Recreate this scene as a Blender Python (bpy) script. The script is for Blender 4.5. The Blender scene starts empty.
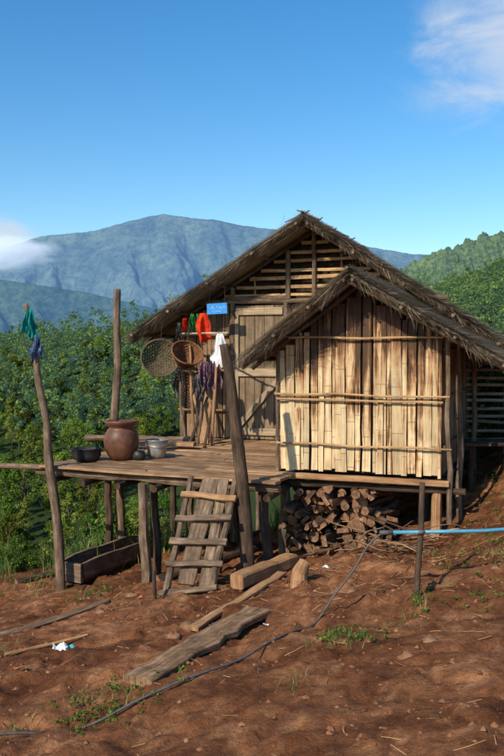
import bpy, math, random
import numpy as np
from mathutils import Vector, Matrix, noise as mn
random.seed(7); rng=np.random.default_rng(11)
R=random.random
def ru(a,b): return a+(b-a)*random.random()
scene=bpy.context.scene
COL=scene.collection
# ------------------------------------------------------------ materials
class NT:
    def __init__(s,name):
        s.m=bpy.data.materials.new(name); s.m.use_nodes=True
        s.t=s.m.node_tree; s.t.nodes.clear()
        s.out=s.n('ShaderNodeOutputMaterial')
    def n(s,typ,**kw):
        nd=s.t.nodes.new(typ)
        for k,v in kw.items(): setattr(nd,k,v)
        return nd
    def l(s,a,b): s.t.links.new(a,b)
    def ramp(s,fac,stops):
        r=s.n('ShaderNodeValToRGB'); e=r.color_ramp.elements
        while len(e)<len(stops): e.new(.5)
        for k,(p,c) in enumerate(stops): e[k].position=p; e[k].color=(*c,1)
        s.l(fac,r.inputs[0]); return r.outputs[0]
    def mix(s,fac,a,b,bt='MIX'):
        m=s.n('ShaderNodeMix',data_type='RGBA',blend_type=bt)
        for sock,v in ((m.inputs[0],fac),(m.inputs[6],a),(m.inputs[7],b)):
            if hasattr(v,'is_linked'): s.l(v,sock)
            elif isinstance(v,(int,float)): sock.default_value=v
            else: sock.default_value=(*v,1)
        return m.outputs[2]
    def math(s,op,a,b=0.0):
        m=s.n('ShaderNodeMath',operation=op)
        for k,v in ((0,a),(1,b)):
            if hasattr(v,'is_linked'): s.l(v,m.inputs[k])
            else: m.inputs[k].default_value=v
        return m.outputs[0]
    def noise(s,vec,scale,detail=5,rough=.6,dist=0):
        nn=s.n('ShaderNodeTexNoise'); nn.inputs['Scale'].default_value=scale
        nn.inputs['Detail'].default_value=detail; nn.inputs['Roughness'].default_value=rough
        nn.inputs['Distortion'].default_value=dist
        s.l(vec,nn.inputs['Vector']); return nn.outputs['Fac']
    def scale(s,vec,sc):
        m=s.n('ShaderNodeMapping'); m.inputs['Scale'].default_value=sc; s.l(vec,m.inputs[0]); return m.outputs[0]

def wood(name,cols,su=45,sv=3,bump=.4,rough=.85,isl=.45,dark=.55,rings=False,dscale=5,stain=None):
    t=NT(name); tc=t.n('ShaderNodeTexCoord'); geo=t.n('ShaderNodeNewGeometry')
    g=t.noise(t.scale(tc.outputs['UV'],(su,sv,1)),1,6,.65,.3)
    c=t.ramp(g,[(.3,cols[0]),(.5,cols[1]),(.72,cols[2])])
    d=t.noise(tc.outputs['Object'],dscale,5,.7)
    dd=t.ramp(d,[(.35,(1-dark,)*3),(.6,(1,1,1))])
    c=t.mix(.85,c,dd,'MULTIPLY')
    h=t.n('ShaderNodeHueSaturation')
    v=t.math('ADD',t.math('MULTIPLY',geo.outputs['Random Per Island'],isl*1.6),1-isl*.8)
    t.l(v,h.inputs['Value']); t.l(c,h.inputs['Color'])
    c2=h.outputs[0]
    if rings:
        sx=t.n('ShaderNodeSeparateXYZ'); t.l(tc.outputs['UV'],sx.inputs[0])
        fr=t.math('FRACT',t.math('MULTIPLY',sx.outputs[1],2.3))
        k=t.math('LESS_THAN',fr,.022)
        c2=t.mix(t.math('MULTIPLY',k,.5),c2,(.09,.05,.025))
    if stain:
        s1=t.noise(t.scale(tc.outputs['UV'],(20,1.2,1)),1,5,.7,.6)
        s2=t.noise(tc.outputs['Object'],2.2,4,.6)
        sz=t.n('ShaderNodeSeparateXYZ'); t.l(tc.outputs['Object'],sz.inputs[0])
        zz=t.math('MULTIPLY',t.math('SUBTRACT',sz.outputs[2],1.5),.18)
        xx_=t.math('MULTIPLY',sz.outputs[0],.05)
        zz=t.math('ADD',zz,xx_)
        sm=t.math('ADD',t.math('ADD',t.math('MULTIPLY',s1,.66),zz),t.math('ADD',t.math('MULTIPLY',s2,.38),t.math('MULTIPLY',geo.outputs['Random Per Island'],.16)))
        c2=t.mix(t.ramp(sm,[(.56,(0,0,0)),(.68,(.9,.9,.9))]),c2,stain[0])
        c2=t.mix(t.ramp(sm,[(.63,(0,0,0)),(.73,(.93,.93,.93))]),c2,stain[1])
    b=t.n('ShaderNodeBsdfPrincipled'); b.inputs['Roughness'].default_value=rough
    b.inputs['Specular IOR Level'].default_value=.25
    t.l(c2,b.inputs['Base Color'])
    bp=t.n('ShaderNodeBump'); bp.inputs['Strength'].default_value=bump; bp.inputs['Distance'].default_value=.01
    t.l(g,bp.inputs['Height']); t.l(bp.outputs[0],b.inputs['Normal'])
    t.l(b.outputs[0],t.out.inputs[0]); return t.m
def simple(name,c1,c2,scale=12,rough=.7,metal=0,bump=.15,spec=.4):
    t=NT(name); tc=t.n('ShaderNodeTexCoord')
    g=t.noise(tc.outputs['Object'],scale,5,.65)
    c=t.ramp(g,[(.35,c1),(.65,c2)])
    b=t.n('ShaderNodeBsdfPrincipled'); b.inputs['Roughness'].default_value=rough
    b.inputs['Metallic'].default_value=metal; b.inputs['Specular IOR Level'].default_value=spec
    t.l(c,b.inputs['Base Color'])
    bp=t.n('ShaderNodeBump'); bp.inputs['Strength'].default_value=bump; bp.inputs['Distance'].default_value=.01
    t.l(g,bp.inputs['Height']); t.l(bp.outputs[0],b.inputs['Normal'])
    t.l(b.outputs[0],t.out.inputs[0]); return t.m
def leafmat(name,cols,trans=.3,objvar=.5,haze=None,huev=.09):
    t=NT(name); geo=t.n('ShaderNodeNewGeometry'); oi=t.n('ShaderNodeObjectInfo')
    tc=t.n('ShaderNodeTexCoord')
    c=t.ramp(geo.outputs['Random Per Island'],[(0,cols[0]),(.5,cols[1]),(1,cols[2])])
    h=t.n('ShaderNodeHueSaturation')
    t.l(t.math('ADD',t.math('MULTIPLY',oi.outputs['Random'],objvar*1.4),1-objvar*.7),h.inputs['Value'])
    rr=t.math('FRACT',t.math('MULTIPLY',oi.outputs['Random'],7.31))
    t.l(t.math('ADD',t.math('MULTIPLY',rr,huev),.494-huev/2),h.inputs['Hue'])
    t.l(c,h.inputs['Color']); c=h.outputs[0]
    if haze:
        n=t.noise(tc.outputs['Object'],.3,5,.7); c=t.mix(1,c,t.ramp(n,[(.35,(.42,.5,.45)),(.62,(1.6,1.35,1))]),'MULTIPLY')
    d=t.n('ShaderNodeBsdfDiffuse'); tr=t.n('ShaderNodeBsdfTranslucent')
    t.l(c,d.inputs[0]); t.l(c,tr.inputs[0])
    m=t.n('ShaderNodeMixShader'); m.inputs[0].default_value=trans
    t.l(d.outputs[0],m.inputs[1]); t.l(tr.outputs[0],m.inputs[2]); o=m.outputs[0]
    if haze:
        e=t.n('ShaderNodeEmission'); e.inputs[0].default_value=(*haze,1); a=t.n('ShaderNodeAddShader'); t.l(o,a.inputs[0]); t.l(e.outputs[0],a.inputs[1]); o=a.outputs[0]  # haze painted over the far leaves as a faint bluish glow
    t.l(o,t.out.inputs[0]); return t.m

M_post=wood('weathered_post',[(.07,.047,.032),(.175,.12,.08),(.32,.235,.155)],30,4,.7,.9,.3)
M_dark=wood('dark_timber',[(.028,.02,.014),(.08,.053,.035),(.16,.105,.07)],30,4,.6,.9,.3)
M_plank=wood('deck_plank',[(.15,.083,.042),(.33,.195,.10),(.54,.35,.19)],40,2.5,.4,.75,.45,.5)
M_rough=wood('rough_plank',[(.10,.055,.03),(.27,.16,.085),(.5,.33,.19)],34,2,.9,.85,.2,.7,False,9)
M_tan=wood('tan_timber',[(.2,.1,.045),(.37,.205,.10),(.54,.34,.18)],40,2.5,.5,.8,.3,.45)
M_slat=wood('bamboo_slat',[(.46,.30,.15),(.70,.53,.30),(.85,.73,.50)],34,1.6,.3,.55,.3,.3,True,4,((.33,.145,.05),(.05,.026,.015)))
M_wall=wood('wall_slat_painted_shade',[(.1,.058,.035),(.24,.15,.085),(.38,.25,.15)],40,2,.3,.8,.5,.5,True)  # darker slats; the shade on these walls is put into the colour
M_door=wood('door_board',[(.13,.09,.055),(.25,.18,.11),(.35,.26,.165)],40,2,.35,.8,.25,.4)
M_rail=wood('door_rail',[(.2,.145,.09),(.36,.27,.17),(.5,.39,.26)],40,2,.35,.8,.25,.3)
M_grey=wood('grey_bamboo',[(.22,.19,.15),(.42,.37,.29),(.6,.54,.43)],35,3,.3,.75,.35,.4,True)
M_warm=wood('warm_bamboo',[(.22,.115,.055),(.45,.28,.135),(.64,.46,.25)],35,3,.3,.75,.4,.4,True)
M_log=wood('firewood_bark',[(.045,.025,.016),(.13,.07,.042),(.26,.155,.095)],25,4,.9,.9,.6)
M_end=wood('cut_wood_end',[(.12,.06,.035),(.23,.125,.07),(.36,.215,.125)],25,25,.5,.85,.8,.5)
def thatchmat():
    t=NT('dry_thatch'); geo=t.n('ShaderNodeNewGeometry'); tc=t.n('ShaderNodeTexCoord')
    c=t.ramp(geo.outputs['Random Per Island'],[(0,(.12,.1,.08)),(.3,(.28,.235,.18)),(.7,(.46,.39,.29)),(1,(.74,.63,.46))])
    n=t.noise(tc.outputs['Object'],2.6,5,.7)
    c=t.mix(.8,c,t.ramp(n,[(.35,(.55,.54,.54)),(.62,(1.1,1.04,.95))]),'MULTIPLY')
    d=t.n('ShaderNodeBsdfDiffuse'); tr=t.n('ShaderNodeBsdfTranslucent'); t.l(c,d.inputs[0]); t.l(c,tr.inputs[0])
    m=t.n('ShaderNodeMixShader'); m.inputs[0].default_value=.2; t.l(d.outputs[0],m.inputs[1]); t.l(tr.outputs[0],m.inputs[2]); t.l(m.outputs[0],t.out.inputs[0]); return t.m
M_thatch=thatchmat()
LC=[(.045,.085,.015),(.12,.19,.03),(.29,.35,.06)]
M_tree=leafmat('tree_leaves',LC,.32,.85,None,.08)
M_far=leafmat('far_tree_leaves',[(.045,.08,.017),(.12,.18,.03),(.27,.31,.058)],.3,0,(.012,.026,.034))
M_shrub=leafmat('shrub_leaves',[(.04,.085,.018),(.115,.19,.035),(.25,.33,.06)],.3,.6,None,.06)
M_grass=leafmat('grass_blades',[(.07,.13,.03),(.15,.21,.055),(.36,.32,.15)],.3,0)
M_trunk=wood('tree_bark',[(.06,.045,.03),(.14,.11,.075),(.25,.2,.14)],10,2,.6,.9,.2)

# ------------------------------------------------------------ mesh builder
class MB:
    def __init__(s): s.v=[]; s.f=[]; s.uv=[]; s.mi=[]
    def sweep(s,prof,path,scales=None,up=None,cap=True,capmi=0,mi=0,jit=0.0):
        n=len(prof); P=[Vector(p) for p in path]; base=len(s.v)
        uo,vo=ru(0,50),ru(0,50)
        per=[0]
        for k in range(n):
            a=prof[k]; b=prof[(k+1)%n]; per.append(per[-1]+math.hypot(a[0]-b[0],a[1]-b[1]))
        L=0; Ls=[]; side=None
        for i,p in enumerate(P):
            if i: L+=(p-P[i-1]).length
            Ls.append(L)
            t=(P[min(i+1,len(P)-1)]-P[max(i-1,0)]).normalized()
            if side is None:
                u0=Vector(up) if up is not None else (Vector((0,0,1)) if abs(t.z)<.8 else Vector((.3,1,0)))
                side=t.cross(u0).normalized()
            else: side=(side-t*side.dot(t)).normalized()
            upv=side.cross(t)
            sc=scales[i] if scales else 1
            for a,b in prof:
                j=1+ru(-jit,jit)
                s.v.append(p+side*(a*sc*j)+upv*(b*sc*j))
        for i in range(len(P)-1):
            for k in range(n):
                k2=(k+1)%n
                s.f.append((base+i*n+k,base+i*n+k2,base+(i+1)*n+k2,base+(i+1)*n+k)); s.mi.append(mi)
                s.uv+=[(per[k]+uo,Ls[i]+vo),(per[k+1]+uo,Ls[i]+vo),(per[k+1]+uo,Ls[i+1]+vo),(per[k]+uo,Ls[i+1]+vo)]
        if cap:
            e=base+(len(P)-1)*n
            s.f.append(tuple(base+k for k in reversed(range(n)))); s.mi.append(capmi or mi); s.uv+=[(prof[k][0]+uo,prof[k][1]+vo) for k in reversed(range(n))]
            s.f.append(tuple(e+k for k in range(n))); s.mi.append(capmi or mi); s.uv+=[(prof[k][0]+uo,prof[k][1]+vo) for k in range(n)]
    def tube(s,path,r0,r1=None,seg=8,jit=.06,**k):
        r1=r0 if r1 is None else r1; n=len(path)
        prof=[(math.cos(a),math.sin(a)) for a in [2*math.pi*i/seg for i in range(seg)]]
        prof=[(a*r0,b*r0) for a,b in prof]
        s.sweep(prof,path,[1+(r1/r0-1)*i/(n-1) for i in range(n)],jit=jit,**k)
    def pole(s,p0,p1,r0,r1=None,n=6,wob=.012,seg=8,**k):
        p0=Vector(p0);p1=Vector(p1); pts=[]
        sd=ru(0,90); L=(p1-p0).length
        for i in range(n+1):
            f=i/n; q=p0.lerp(p1,f); w=math.sin(math.pi*f)*.7+.3 if 0<i<n else 0
            q=q+Vector((mn.noise((f*2*max(L,.5)+sd,0,0)),mn.noise((0,f*2*max(L,.5)+sd,3)),mn.noise((7,0,f*2*max(L,.5)+sd))))*wob*2.2*w
            pts.append(q)
        s.tube(pts,r0,r1,seg,**k)
    def curve(s,pts,r0,r1=None,sub=5,seg=8,**k):
        P=[Vector(p) for p in pts]; out=[]
        for i in range(len(P)-1):
            a=P[max(i-1,0)];b=P[i];c=P[i+1];d=P[min(i+2,len(P)-1)]
            for j in range(sub):
                t=j/sub
                out.append(.5*((2*b)+(c-a)*t+(2*a-5*b+4*c-d)*t*t+(3*b-a-3*c+d)*t**3))
        out.append(P[-1]); s.tube(out,r0,r1,seg,**k)
    def plank(s,p0,p1,w,t,up=(0,0,1),n=4,wob=.004,rag=.1,mi=0,capmi=0):
        a,b=w/2,t/2; c=min(a,b)*.3
        prof=[(-a,-b+c),(-a+c,-b),(a-c,-b),(a,-b+c),(a,b-c),(a-c,b),(-a+c,b),(-a,b-c)]
        p0=Vector(p0);p1=Vector(p1)
        pts=[p0.lerp(p1,i/n)+Vector((ru(-wob,wob),ru(-wob,wob),ru(-wob,wob))) for i in range(n+1)]
        s.sweep(prof,pts,[1+ru(-rag,rag)*.4 for _ in range(n+1)],up=up,mi=mi,capmi=capmi)
    def lathe(s,prof,c,seg=28,sy=1):
        base=len(s.v); n=len(prof); c=Vector(c)
        for r,z in prof:
            for k in range(seg):
                a=2*math.pi*k/seg; s.v.append(c+Vector((r*math.cos(a),r*sy*math.sin(a),z)))
        for i in range(n-1):
            for k in range(seg):
                k2=(k+1)%seg
                s.f.append((base+i*seg+k,base+i*seg+k2,base+(i+1)*seg+k2,base+(i+1)*seg+k)); s.mi.append(0)
                s.uv+=[(k/seg,prof[i][1]),((k+1)/seg,prof[i][1]),((k+1)/seg,prof[i+1][1]),(k/seg,prof[i+1][1])]
        s.f.append(tuple(base+k for k in reversed(range(seg)))); s.mi.append(0); s.uv+=[(0,0)]*seg
    def quad(s,a,b,c,d,mi=0):
        n=len(s.v); s.v+=[Vector(a),Vector(b),Vector(c),Vector(d)]
        s.f.append((n,n+1,n+2,n+3)); s.mi.append(mi); s.uv+=[(0,0),(1,0),(1,1),(0,1)]
    def strip(s,pts,side,w0,w1):
        n=len(s.v); m=len(pts)
        for i,p in enumerate(pts):
            w=w0+(w1-w0)*i/(m-1); s.v.append(p-side*w/2); s.v.append(p+side*w/2)
        for i in range(m-1):
            s.f.append((n+2*i,n+2*i+1,n+2*i+3,n+2*i+2)); s.mi.append(0)
            s.uv+=[(0,i),(1,i),(1,i+1),(0,i+1)]
    def obj(s,name,mats,parent=None,origin=(0,0,0),smooth=False,loc=None):
        o=Vector(origin)
        if parent is not None: o=Vector(parent['_o'])
        me=bpy.data.meshes.new(name)
        me.from_pydata([tuple(Vector(v)-o) for v in s.v],[],s.f)
        if s.uv:
            ul=me.uv_layers.new(name='UVMap'); ul.data.foreach_set('uv',[c for uv in s.uv for c in uv])
        if not isinstance(mats,(list,tuple)): mats=[mats]
        for m in mats: me.materials.append(m)
        me.polygons.foreach_set('material_index',s.mi)
        if smooth: me.polygons.foreach_set('use_smooth',[True]*len(me.polygons))
        me.update()
        ob=bpy.data.objects.new(name,me); COL.objects.link(ob)
        if parent is not None: ob.parent=parent; ob['_o']=list(o)
        else: ob.location=o if loc is None else loc; ob['_o']=list(o)
        return ob
def tag(o,label,cat,group=None,kind=None):
    if label: o['label']=label
    if cat: o['category']=cat
    if group: o['group']=group
    if kind: o['kind']=kind
    return o
def thing(name,base,label,cat,group=None):
    e=bpy.data.objects.new(name,None); e.empty_display_size=.2; e.location=base; COL.objects.link(e)
    e['_o']=list(base); return tag(e,label,cat,group)
def npmesh(name,V,F,mat,smooth=False):
    me=bpy.data.meshes.new(name); k=F.shape[1]
    me.vertices.add(len(V)); me.vertices.foreach_set('co',V.astype(np.float32).ravel())
    me.loops.add(F.size); me.loops.foreach_set('vertex_index',F.astype(np.int32).ravel())
    me.polygons.add(len(F)); me.polygons.foreach_set('loop_start',np.arange(0,F.size,k,dtype=np.int32))
    me.polygons.foreach_set('loop_total',np.full(len(F),k,dtype=np.int32))
    if smooth: me.polygons.foreach_set('use_smooth',np.ones(len(F),dtype=bool))
    me.materials.append(mat); me.update(calc_edges=True); me.validate(); return me

# ------------------------------------------------------------ terrain
def vn(x,y,s=0):
    xi=np.floor(x); yi=np.floor(y); fx=x-xi; fy=y-yi
    fx=fx*fx*(3-2*fx); fy=fy*fy*(3-2*fy)
    def h(a,b):
        q=np.sin(a*127.1+b*311.7+s*74.7)*43758.5453; return q-np.floor(q)
    return (h(xi,yi)*(1-fx)+h(xi+1,yi)*fx)*(1-fy)+(h(xi,yi+1)*(1-fx)+h(xi+1,yi+1)*fx)*fy
def fbm(x,y,o=4,s=0,g=.5):
    r=0;a=1;t=0
    for i in range(o): r=r+a*vn(x*2**i,y*2**i,s+i); t+=a; a*=g
    return r/t
def sst(a,b,x):
    t=np.clip((x-a)/(b-a),0,1); return t*t*(3-2*t)
def edge(x): return 10.3+.9*np.maximum(x-1,0)+.8*(vn(x*.8+9,x*0,3)-.5)
def gz(x,y):
    x=np.asarray(x,float); y=np.asarray(y,float)
    xs=np.clip(x,-6,6)+.25*(np.clip(x,-40,40)-np.clip(x,-6,6))
    z=.05+.17*xs-.06*(np.clip(y,-8,12)-7.5)
    z=z+.68*sst(1.35,3.7,x)*sst(4.6,8.5,y)*(1-sst(14,22,y))
    s=np.maximum(0,y-edge(x))
    z=z-7*(1-np.exp(-s/12))
    z=z+(12.4+2.8*(vn(x/18+3,y/60,5)-.5)*2)*sst(32,92,y)
    z=z-80*sst(112,420,y)
    z=z+3.5*np.exp(-((x-40)/26)**2-((y-120)/36)**2)
    return z
def gfine(x,y):
    near=(1-sst(12,30,np.asarray(y,float)))
    lum=np.clip(fbm(x*7,y*7,3,61,.6)-.48,0,1)*fbm(x*1.2,y*1.2,2,66)
    rut=np.abs(fbm(x*1.7+y*.5,y*2.3,3,91)-.5)
    return gz(x,y)+near*(.18*(fbm(x*1.1,y*1.1,3,21)-.5)+.07*(fbm(x*5,y*5,5,31,.62)-.5)+.14*lum-.04*np.clip(.08-rut,0,1)/.08)
def G(x,y): return float(gfine(np.array([x]),np.array([y]))[0])
def axis(lo,a,b,hi,st):
    c=list(np.arange(a,b,st)); d=st; p=b
    up=[]
    while p<hi: up.append(p); d*=1.085; p+=d
    up.append(hi); d=st; p=a; dn=[]
    while True:
        d*=1.085; p-=d
        if p<lo: break
        dn.append(p)
    dn.append(lo); return np.array(dn[::-1]+c+up)
ax=axis(-6000,-3.2,4.0,6000,.022); ay=axis(-200,3.0,10.3,8000,.022)
X,Y=np.meshgrid(ax,ay); Z=gfine(X,Y)
V=np.stack([X,Y,Z],-1).reshape(-1,3); nx=len(ax); ny=len(ay)
I=np.arange(nx*ny).reshape(ny,nx)
F=np.stack([I[:-1,:-1],I[:-1,1:],I[1:,1:],I[1:,:-1]],-1).reshape(-1,4)
def groundmat():
    t=NT('red_soil'); tc=t.n('ShaderNodeTexCoord'); o=tc.outputs['Object']
    n1=t.noise(o,.8,6,.6,.5); n2=t.noise(o,12,8,.7); n3=t.noise(o,70,4,.7); n4=t.noise(o,3.2,7,.7,.6)
    c=t.ramp(n4,[(.3,(.14,.056,.028)),(.5,(.29,.127,.059)),(.68,(.52,.275,.138))])
    c=t.mix(.85,c,t.ramp(n1,[(.40,(.48,.42,.40)),(.58,(1,1,1))]),'MULTIPLY')
    c=t.mix(.75,c,t.ramp(n2,[(.33,(.42,.39,.37)),(.6,(1.15,1.07,1))]),'MULTIPLY')
    c=t.mix(t.ramp(n3,[(.67,(0,0,0)),(.74,(.4,.4,.4))]),c,(.52,.36,.23))
    at=t.n('ShaderNodeAttribute',attribute_name='veg')
    vg=t.ramp(n2,[(.3,(.02,.035,.01)),(.7,(.05,.075,.022))])
    c=t.mix(at.outputs['Fac'],c,vg)
    b=t.n('ShaderNodeBsdfPrincipled'); b.inputs['Roughness'].default_value=.95; b.inputs['Specular IOR Level'].default_value=.1
    t.l(c,b.inputs['Base Color'])
    h=t.math('ADD',t.math('MULTIPLY',n2,1.0),t.math('MULTIPLY',n3,.4))
    bp=t.n('ShaderNodeBump'); bp.inputs['Strength'].default_value=1; bp.inputs['Distance'].default_value=.045
    t.l(h,bp.inputs['Height']); t.l(bp.outputs[0],b.inputs['Normal']); t.l(b.outputs[0],t.out.inputs[0]); return t.m
me=npmesh('ground',V,F,groundmat(),True)
veg=sst(-.3,.8,(Y-edge(X))+1.2*(fbm(X*2,Y*2,3,5)-.5)).ravel()
at=me.attributes.new('veg','FLOAT','POINT'); at.data.foreach_set('value',veg.astype(np.float32))
go=bpy.data.objects.new('ground',me); COL.objects.link(go); tag(go,'bare reddish brown soil yard sloping to a forested valley','ground',kind='structure')

# mountains
def mtnmat(name,c1,c2,haze_em,haze_str,sc=.02,bump=.35):  # aerial haze is painted on as a bluish emission of the slopes
    t=NT(name); tc=t.n('ShaderNodeTexCoord')
    n=t.noise(tc.outputs['Object'],sc,8,.8,.3); n2=t.noise(tc.outputs['Object'],sc*.12,6,.65,.5)
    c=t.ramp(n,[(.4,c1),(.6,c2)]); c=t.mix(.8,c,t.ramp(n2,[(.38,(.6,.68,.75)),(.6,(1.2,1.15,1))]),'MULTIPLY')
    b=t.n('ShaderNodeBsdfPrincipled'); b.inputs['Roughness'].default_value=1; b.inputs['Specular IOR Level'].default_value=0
    t.l(c,b.inputs['Base Color']); b.inputs['Emission Color'].default_value=(*haze_em,1); b.inputs['Emission Strength'].default_value=haze_str
    bp=t.n('ShaderNodeBump'); bp.inputs['Strength'].default_value=bump; bp.inputs['Distance'].default_value=.3/sc
    t.l(n,bp.inputs['Height']); t.l(bp.outputs[0],b.inputs['Normal'])
    t.l(b.outputs[0],t.out.inputs[0]); return t.m
def mountain(name,ctrl,dist,depth,base,mat,label,seed,qs=.10,canopy=.022,soft=1.0):
    cx=np.array([(c[0]-252)/840*dist for c in ctrl]); cz=np.array([(360-c[1])/840*dist+2 for c in ctrl])
    xs=np.linspace(cx[0],cx[-1],1000); ts=np.concatenate([np.linspace(-1,0.02,300),np.linspace(.05,1,20)])
    ker=np.exp(-np.linspace(-2,2,41)**2); ker/=ker.sum()
    h0=np.interp(xs,cx,cz); h0=np.convolve(np.pad(h0,20,'edge'),ker,'valid')
    Xm,T=np.meshgrid(xs,ts); H=np.tile(h0,(len(ts),1))
    H=H+ (H-base)*.03*(fbm(Xm/depth*11,Xm*0,6,seed+3,.6)-.5)
    q=depth*qs
    wx=Xm+q*1.5*(fbm(Xm/q*.4,T*3,4,seed)-.5)+T*depth*.25
    # smooth rounded spurs rather than creases
    rd=.5+.5*np.cos(6.283*(fbm(wx/q*.7,T*1.2+4,3,seed+9)*2.2))
    r2=fbm(wx/q*2.6+T*3,T*6.1+4,4,seed+19,.55)
    r3=fbm(Xm/q*9,T*34,3,seed+29,.6)
    k=np.minimum(1,np.abs(T)*4)
    e=np.clip(1-np.abs(T)**.8,0,1)
    h=base+(H-base)*e*(1-.27*soft*k*(1-rd)-.26*soft*k*(1-r2))+(H-base)*canopy*(r3-.5)*(k if canopy<.03 else 1)
    V=np.stack([Xm,dist+T*depth,h],-1).reshape(-1,3); a,b=Xm.shape
    I=np.arange(a*b).reshape(a,b); F=np.stack([I[:-1,:-1],I[:-1,1:],I[1:,1:],I[1:,:-1]],-1).reshape(-1,4)
    me=npmesh(name,V,F,mat,True); o=bpy.data.objects.new(name,me); COL.objects.link(o); tag(o,label,'hill' if name=='hill' else 'mountain',kind='structure')
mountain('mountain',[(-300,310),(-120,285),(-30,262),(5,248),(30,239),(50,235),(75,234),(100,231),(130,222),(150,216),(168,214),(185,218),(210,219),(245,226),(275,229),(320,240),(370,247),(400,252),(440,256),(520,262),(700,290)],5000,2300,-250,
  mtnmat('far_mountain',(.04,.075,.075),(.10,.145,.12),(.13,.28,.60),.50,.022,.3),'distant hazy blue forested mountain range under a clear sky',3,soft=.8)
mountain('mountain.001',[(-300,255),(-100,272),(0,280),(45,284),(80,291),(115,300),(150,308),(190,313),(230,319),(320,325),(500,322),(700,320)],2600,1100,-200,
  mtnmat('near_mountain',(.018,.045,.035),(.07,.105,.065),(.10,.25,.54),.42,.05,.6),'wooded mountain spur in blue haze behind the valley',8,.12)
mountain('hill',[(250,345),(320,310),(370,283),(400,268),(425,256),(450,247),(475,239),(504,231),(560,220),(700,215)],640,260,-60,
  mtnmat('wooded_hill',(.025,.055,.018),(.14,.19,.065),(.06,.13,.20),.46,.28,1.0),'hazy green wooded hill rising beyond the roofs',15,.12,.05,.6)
def cloudmat():
    t=NT('mist'); tc=t.n('ShaderNodeTexCoord'); n=t.noise(tc.outputs['Object'],2.2,6,.62,.4)
    ln=t.n('ShaderNodeVectorMath',operation='LENGTH'); t.l(tc.outputs['Object'],ln.inputs[0])
    f=t.math('SUBTRACT',1.0,ln.outputs['Value']); v=t.math('ADD',t.math('MULTIPLY',n,2.2),t.math('MULTIPLY',f,1.4))
    mr=t.n('ShaderNodeMapRange'); mr.inputs[1].default_value=1.3; mr.inputs[2].default_value=2.3; mr.inputs[3].default_value=0; mr.inputs[4].default_value=.013; t.l(v,mr.inputs[0])
    edge_=t.n('ShaderNodeMapRange'); edge_.inputs[1].default_value=0; edge_.inputs[2].default_value=.25; t.l(f,edge_.inputs[0])
    den=t.math('MULTIPLY',mr.outputs[0],edge_.outputs[0])
    vs=t.n('ShaderNodeVolumePrincipled'); vs.inputs['Color'].default_value=(1,1,1,1); vs.inputs['Emission Color'].default_value=(.62,.78,1,1)
    t.l(den,vs.inputs['Density']); t.l(t.math('MULTIPLY',den,.5),vs.inputs['Emission Strength']); t.l(vs.outputs[0],t.out.inputs['Volume']); return t.m
bpy.ops.mesh.primitive_uv_sphere_add(segments=32,ring_count=16,radius=1,location=(-1065,3500,450)); cl=bpy.context.object
cl.name='cloud'; cl.scale=(300,170,98); cl.data.materials.append(cloudmat()); tag(cl,'low white cloud clinging to the hazy mountain slope','cloud',kind='structure')

# ------------------------------------------------------------ vegetation
def leafcloud(centers,rad,per,size,flat=.8):
    C=[];N=[]
    for c,r in zip(centers,rad):
        d=rng.normal(size=(per,3)); d/=np.linalg.norm(d,axis=1,keepdims=True)
        rr=r*(rng.random((per,1))**.45)*(1+.25*rng.normal(size=(per,1)))
        C.append(np.array(c)+d*rr*np.array([1,1,flat])); N.append(d*.8+rng.normal(size=(per,3))*.5+np.array([0,0,.5]))
    C=np.concatenate(C);N=np.concatenate(N); N/=np.linalg.norm(N,axis=1,keepdims=True)
    a=rng.normal(size=C.shape); a-=N*(a*N).sum(1,keepdims=True); a/=np.linalg.norm(a,axis=1,keepdims=True)
    b=np.cross(N,a); s=(size*(.6+.8*rng.random((len(C),1))))
    V=np.stack([C-a*s,C-b*s*.42+N*s*.1,C+a*s,C+b*s*.42+N*s*.1],1).reshape(-1,3)
    return V,np.arange(len(V)).reshape(-1,4)
def crownpts(n,h,w,base):
    cs=[];rs=[]
    for i in range(n):
        f=(i+.5)/n; a=i*2.4+ru(-.6,.6); zz=base+(h-base)*(f**.9)
        env=w*math.sin(math.pi*min(.95,.18+.8*f))**.7
        r=env*ru(.35,.95); cs.append((r*math.cos(a),r*math.sin(a),zz+ru(-.15,.15)*h*.3)); rs.append(w*ru(.2,.4))
    return cs,rs
TREES=[]
for k in range(8):
    h=ru(.85,1.15)*5; w=[1.3,1.7,1.1,.75,1.9,1.4,.9,1.6][k]
    cs,rs=crownpts(random.randint(18,28),h*.93,w,h*ru(.2,.34))
    V,F=leafcloud(cs,rs,230,.085); cm=npmesh('crown',V,F,M_tree)
    mb=MB(); top=Vector((ru(-.2,.2),ru(-.2,.2),h*.85))
    mb.curve([(0,0,-.4),(ru(-.1,.1),ru(-.1,.1),h*.3),top],.10,.03,4,7)
    for c in cs[::2]:
        f=max(.15,c[2]/h-.18); s0=Vector((0,0,0)).lerp(top,f/.85 if f<.85 else 1); mb.curve([s0,(s0+Vector(c))/2+Vector((0,0,.1)),Vector(c)],.035,.01,3,5)
    tmp=mb.obj('trunk',M_trunk); tm=tmp.data; bpy.data.objects.remove(tmp)
    TREES.append((tm,cm,h))
SHR=[]
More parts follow.
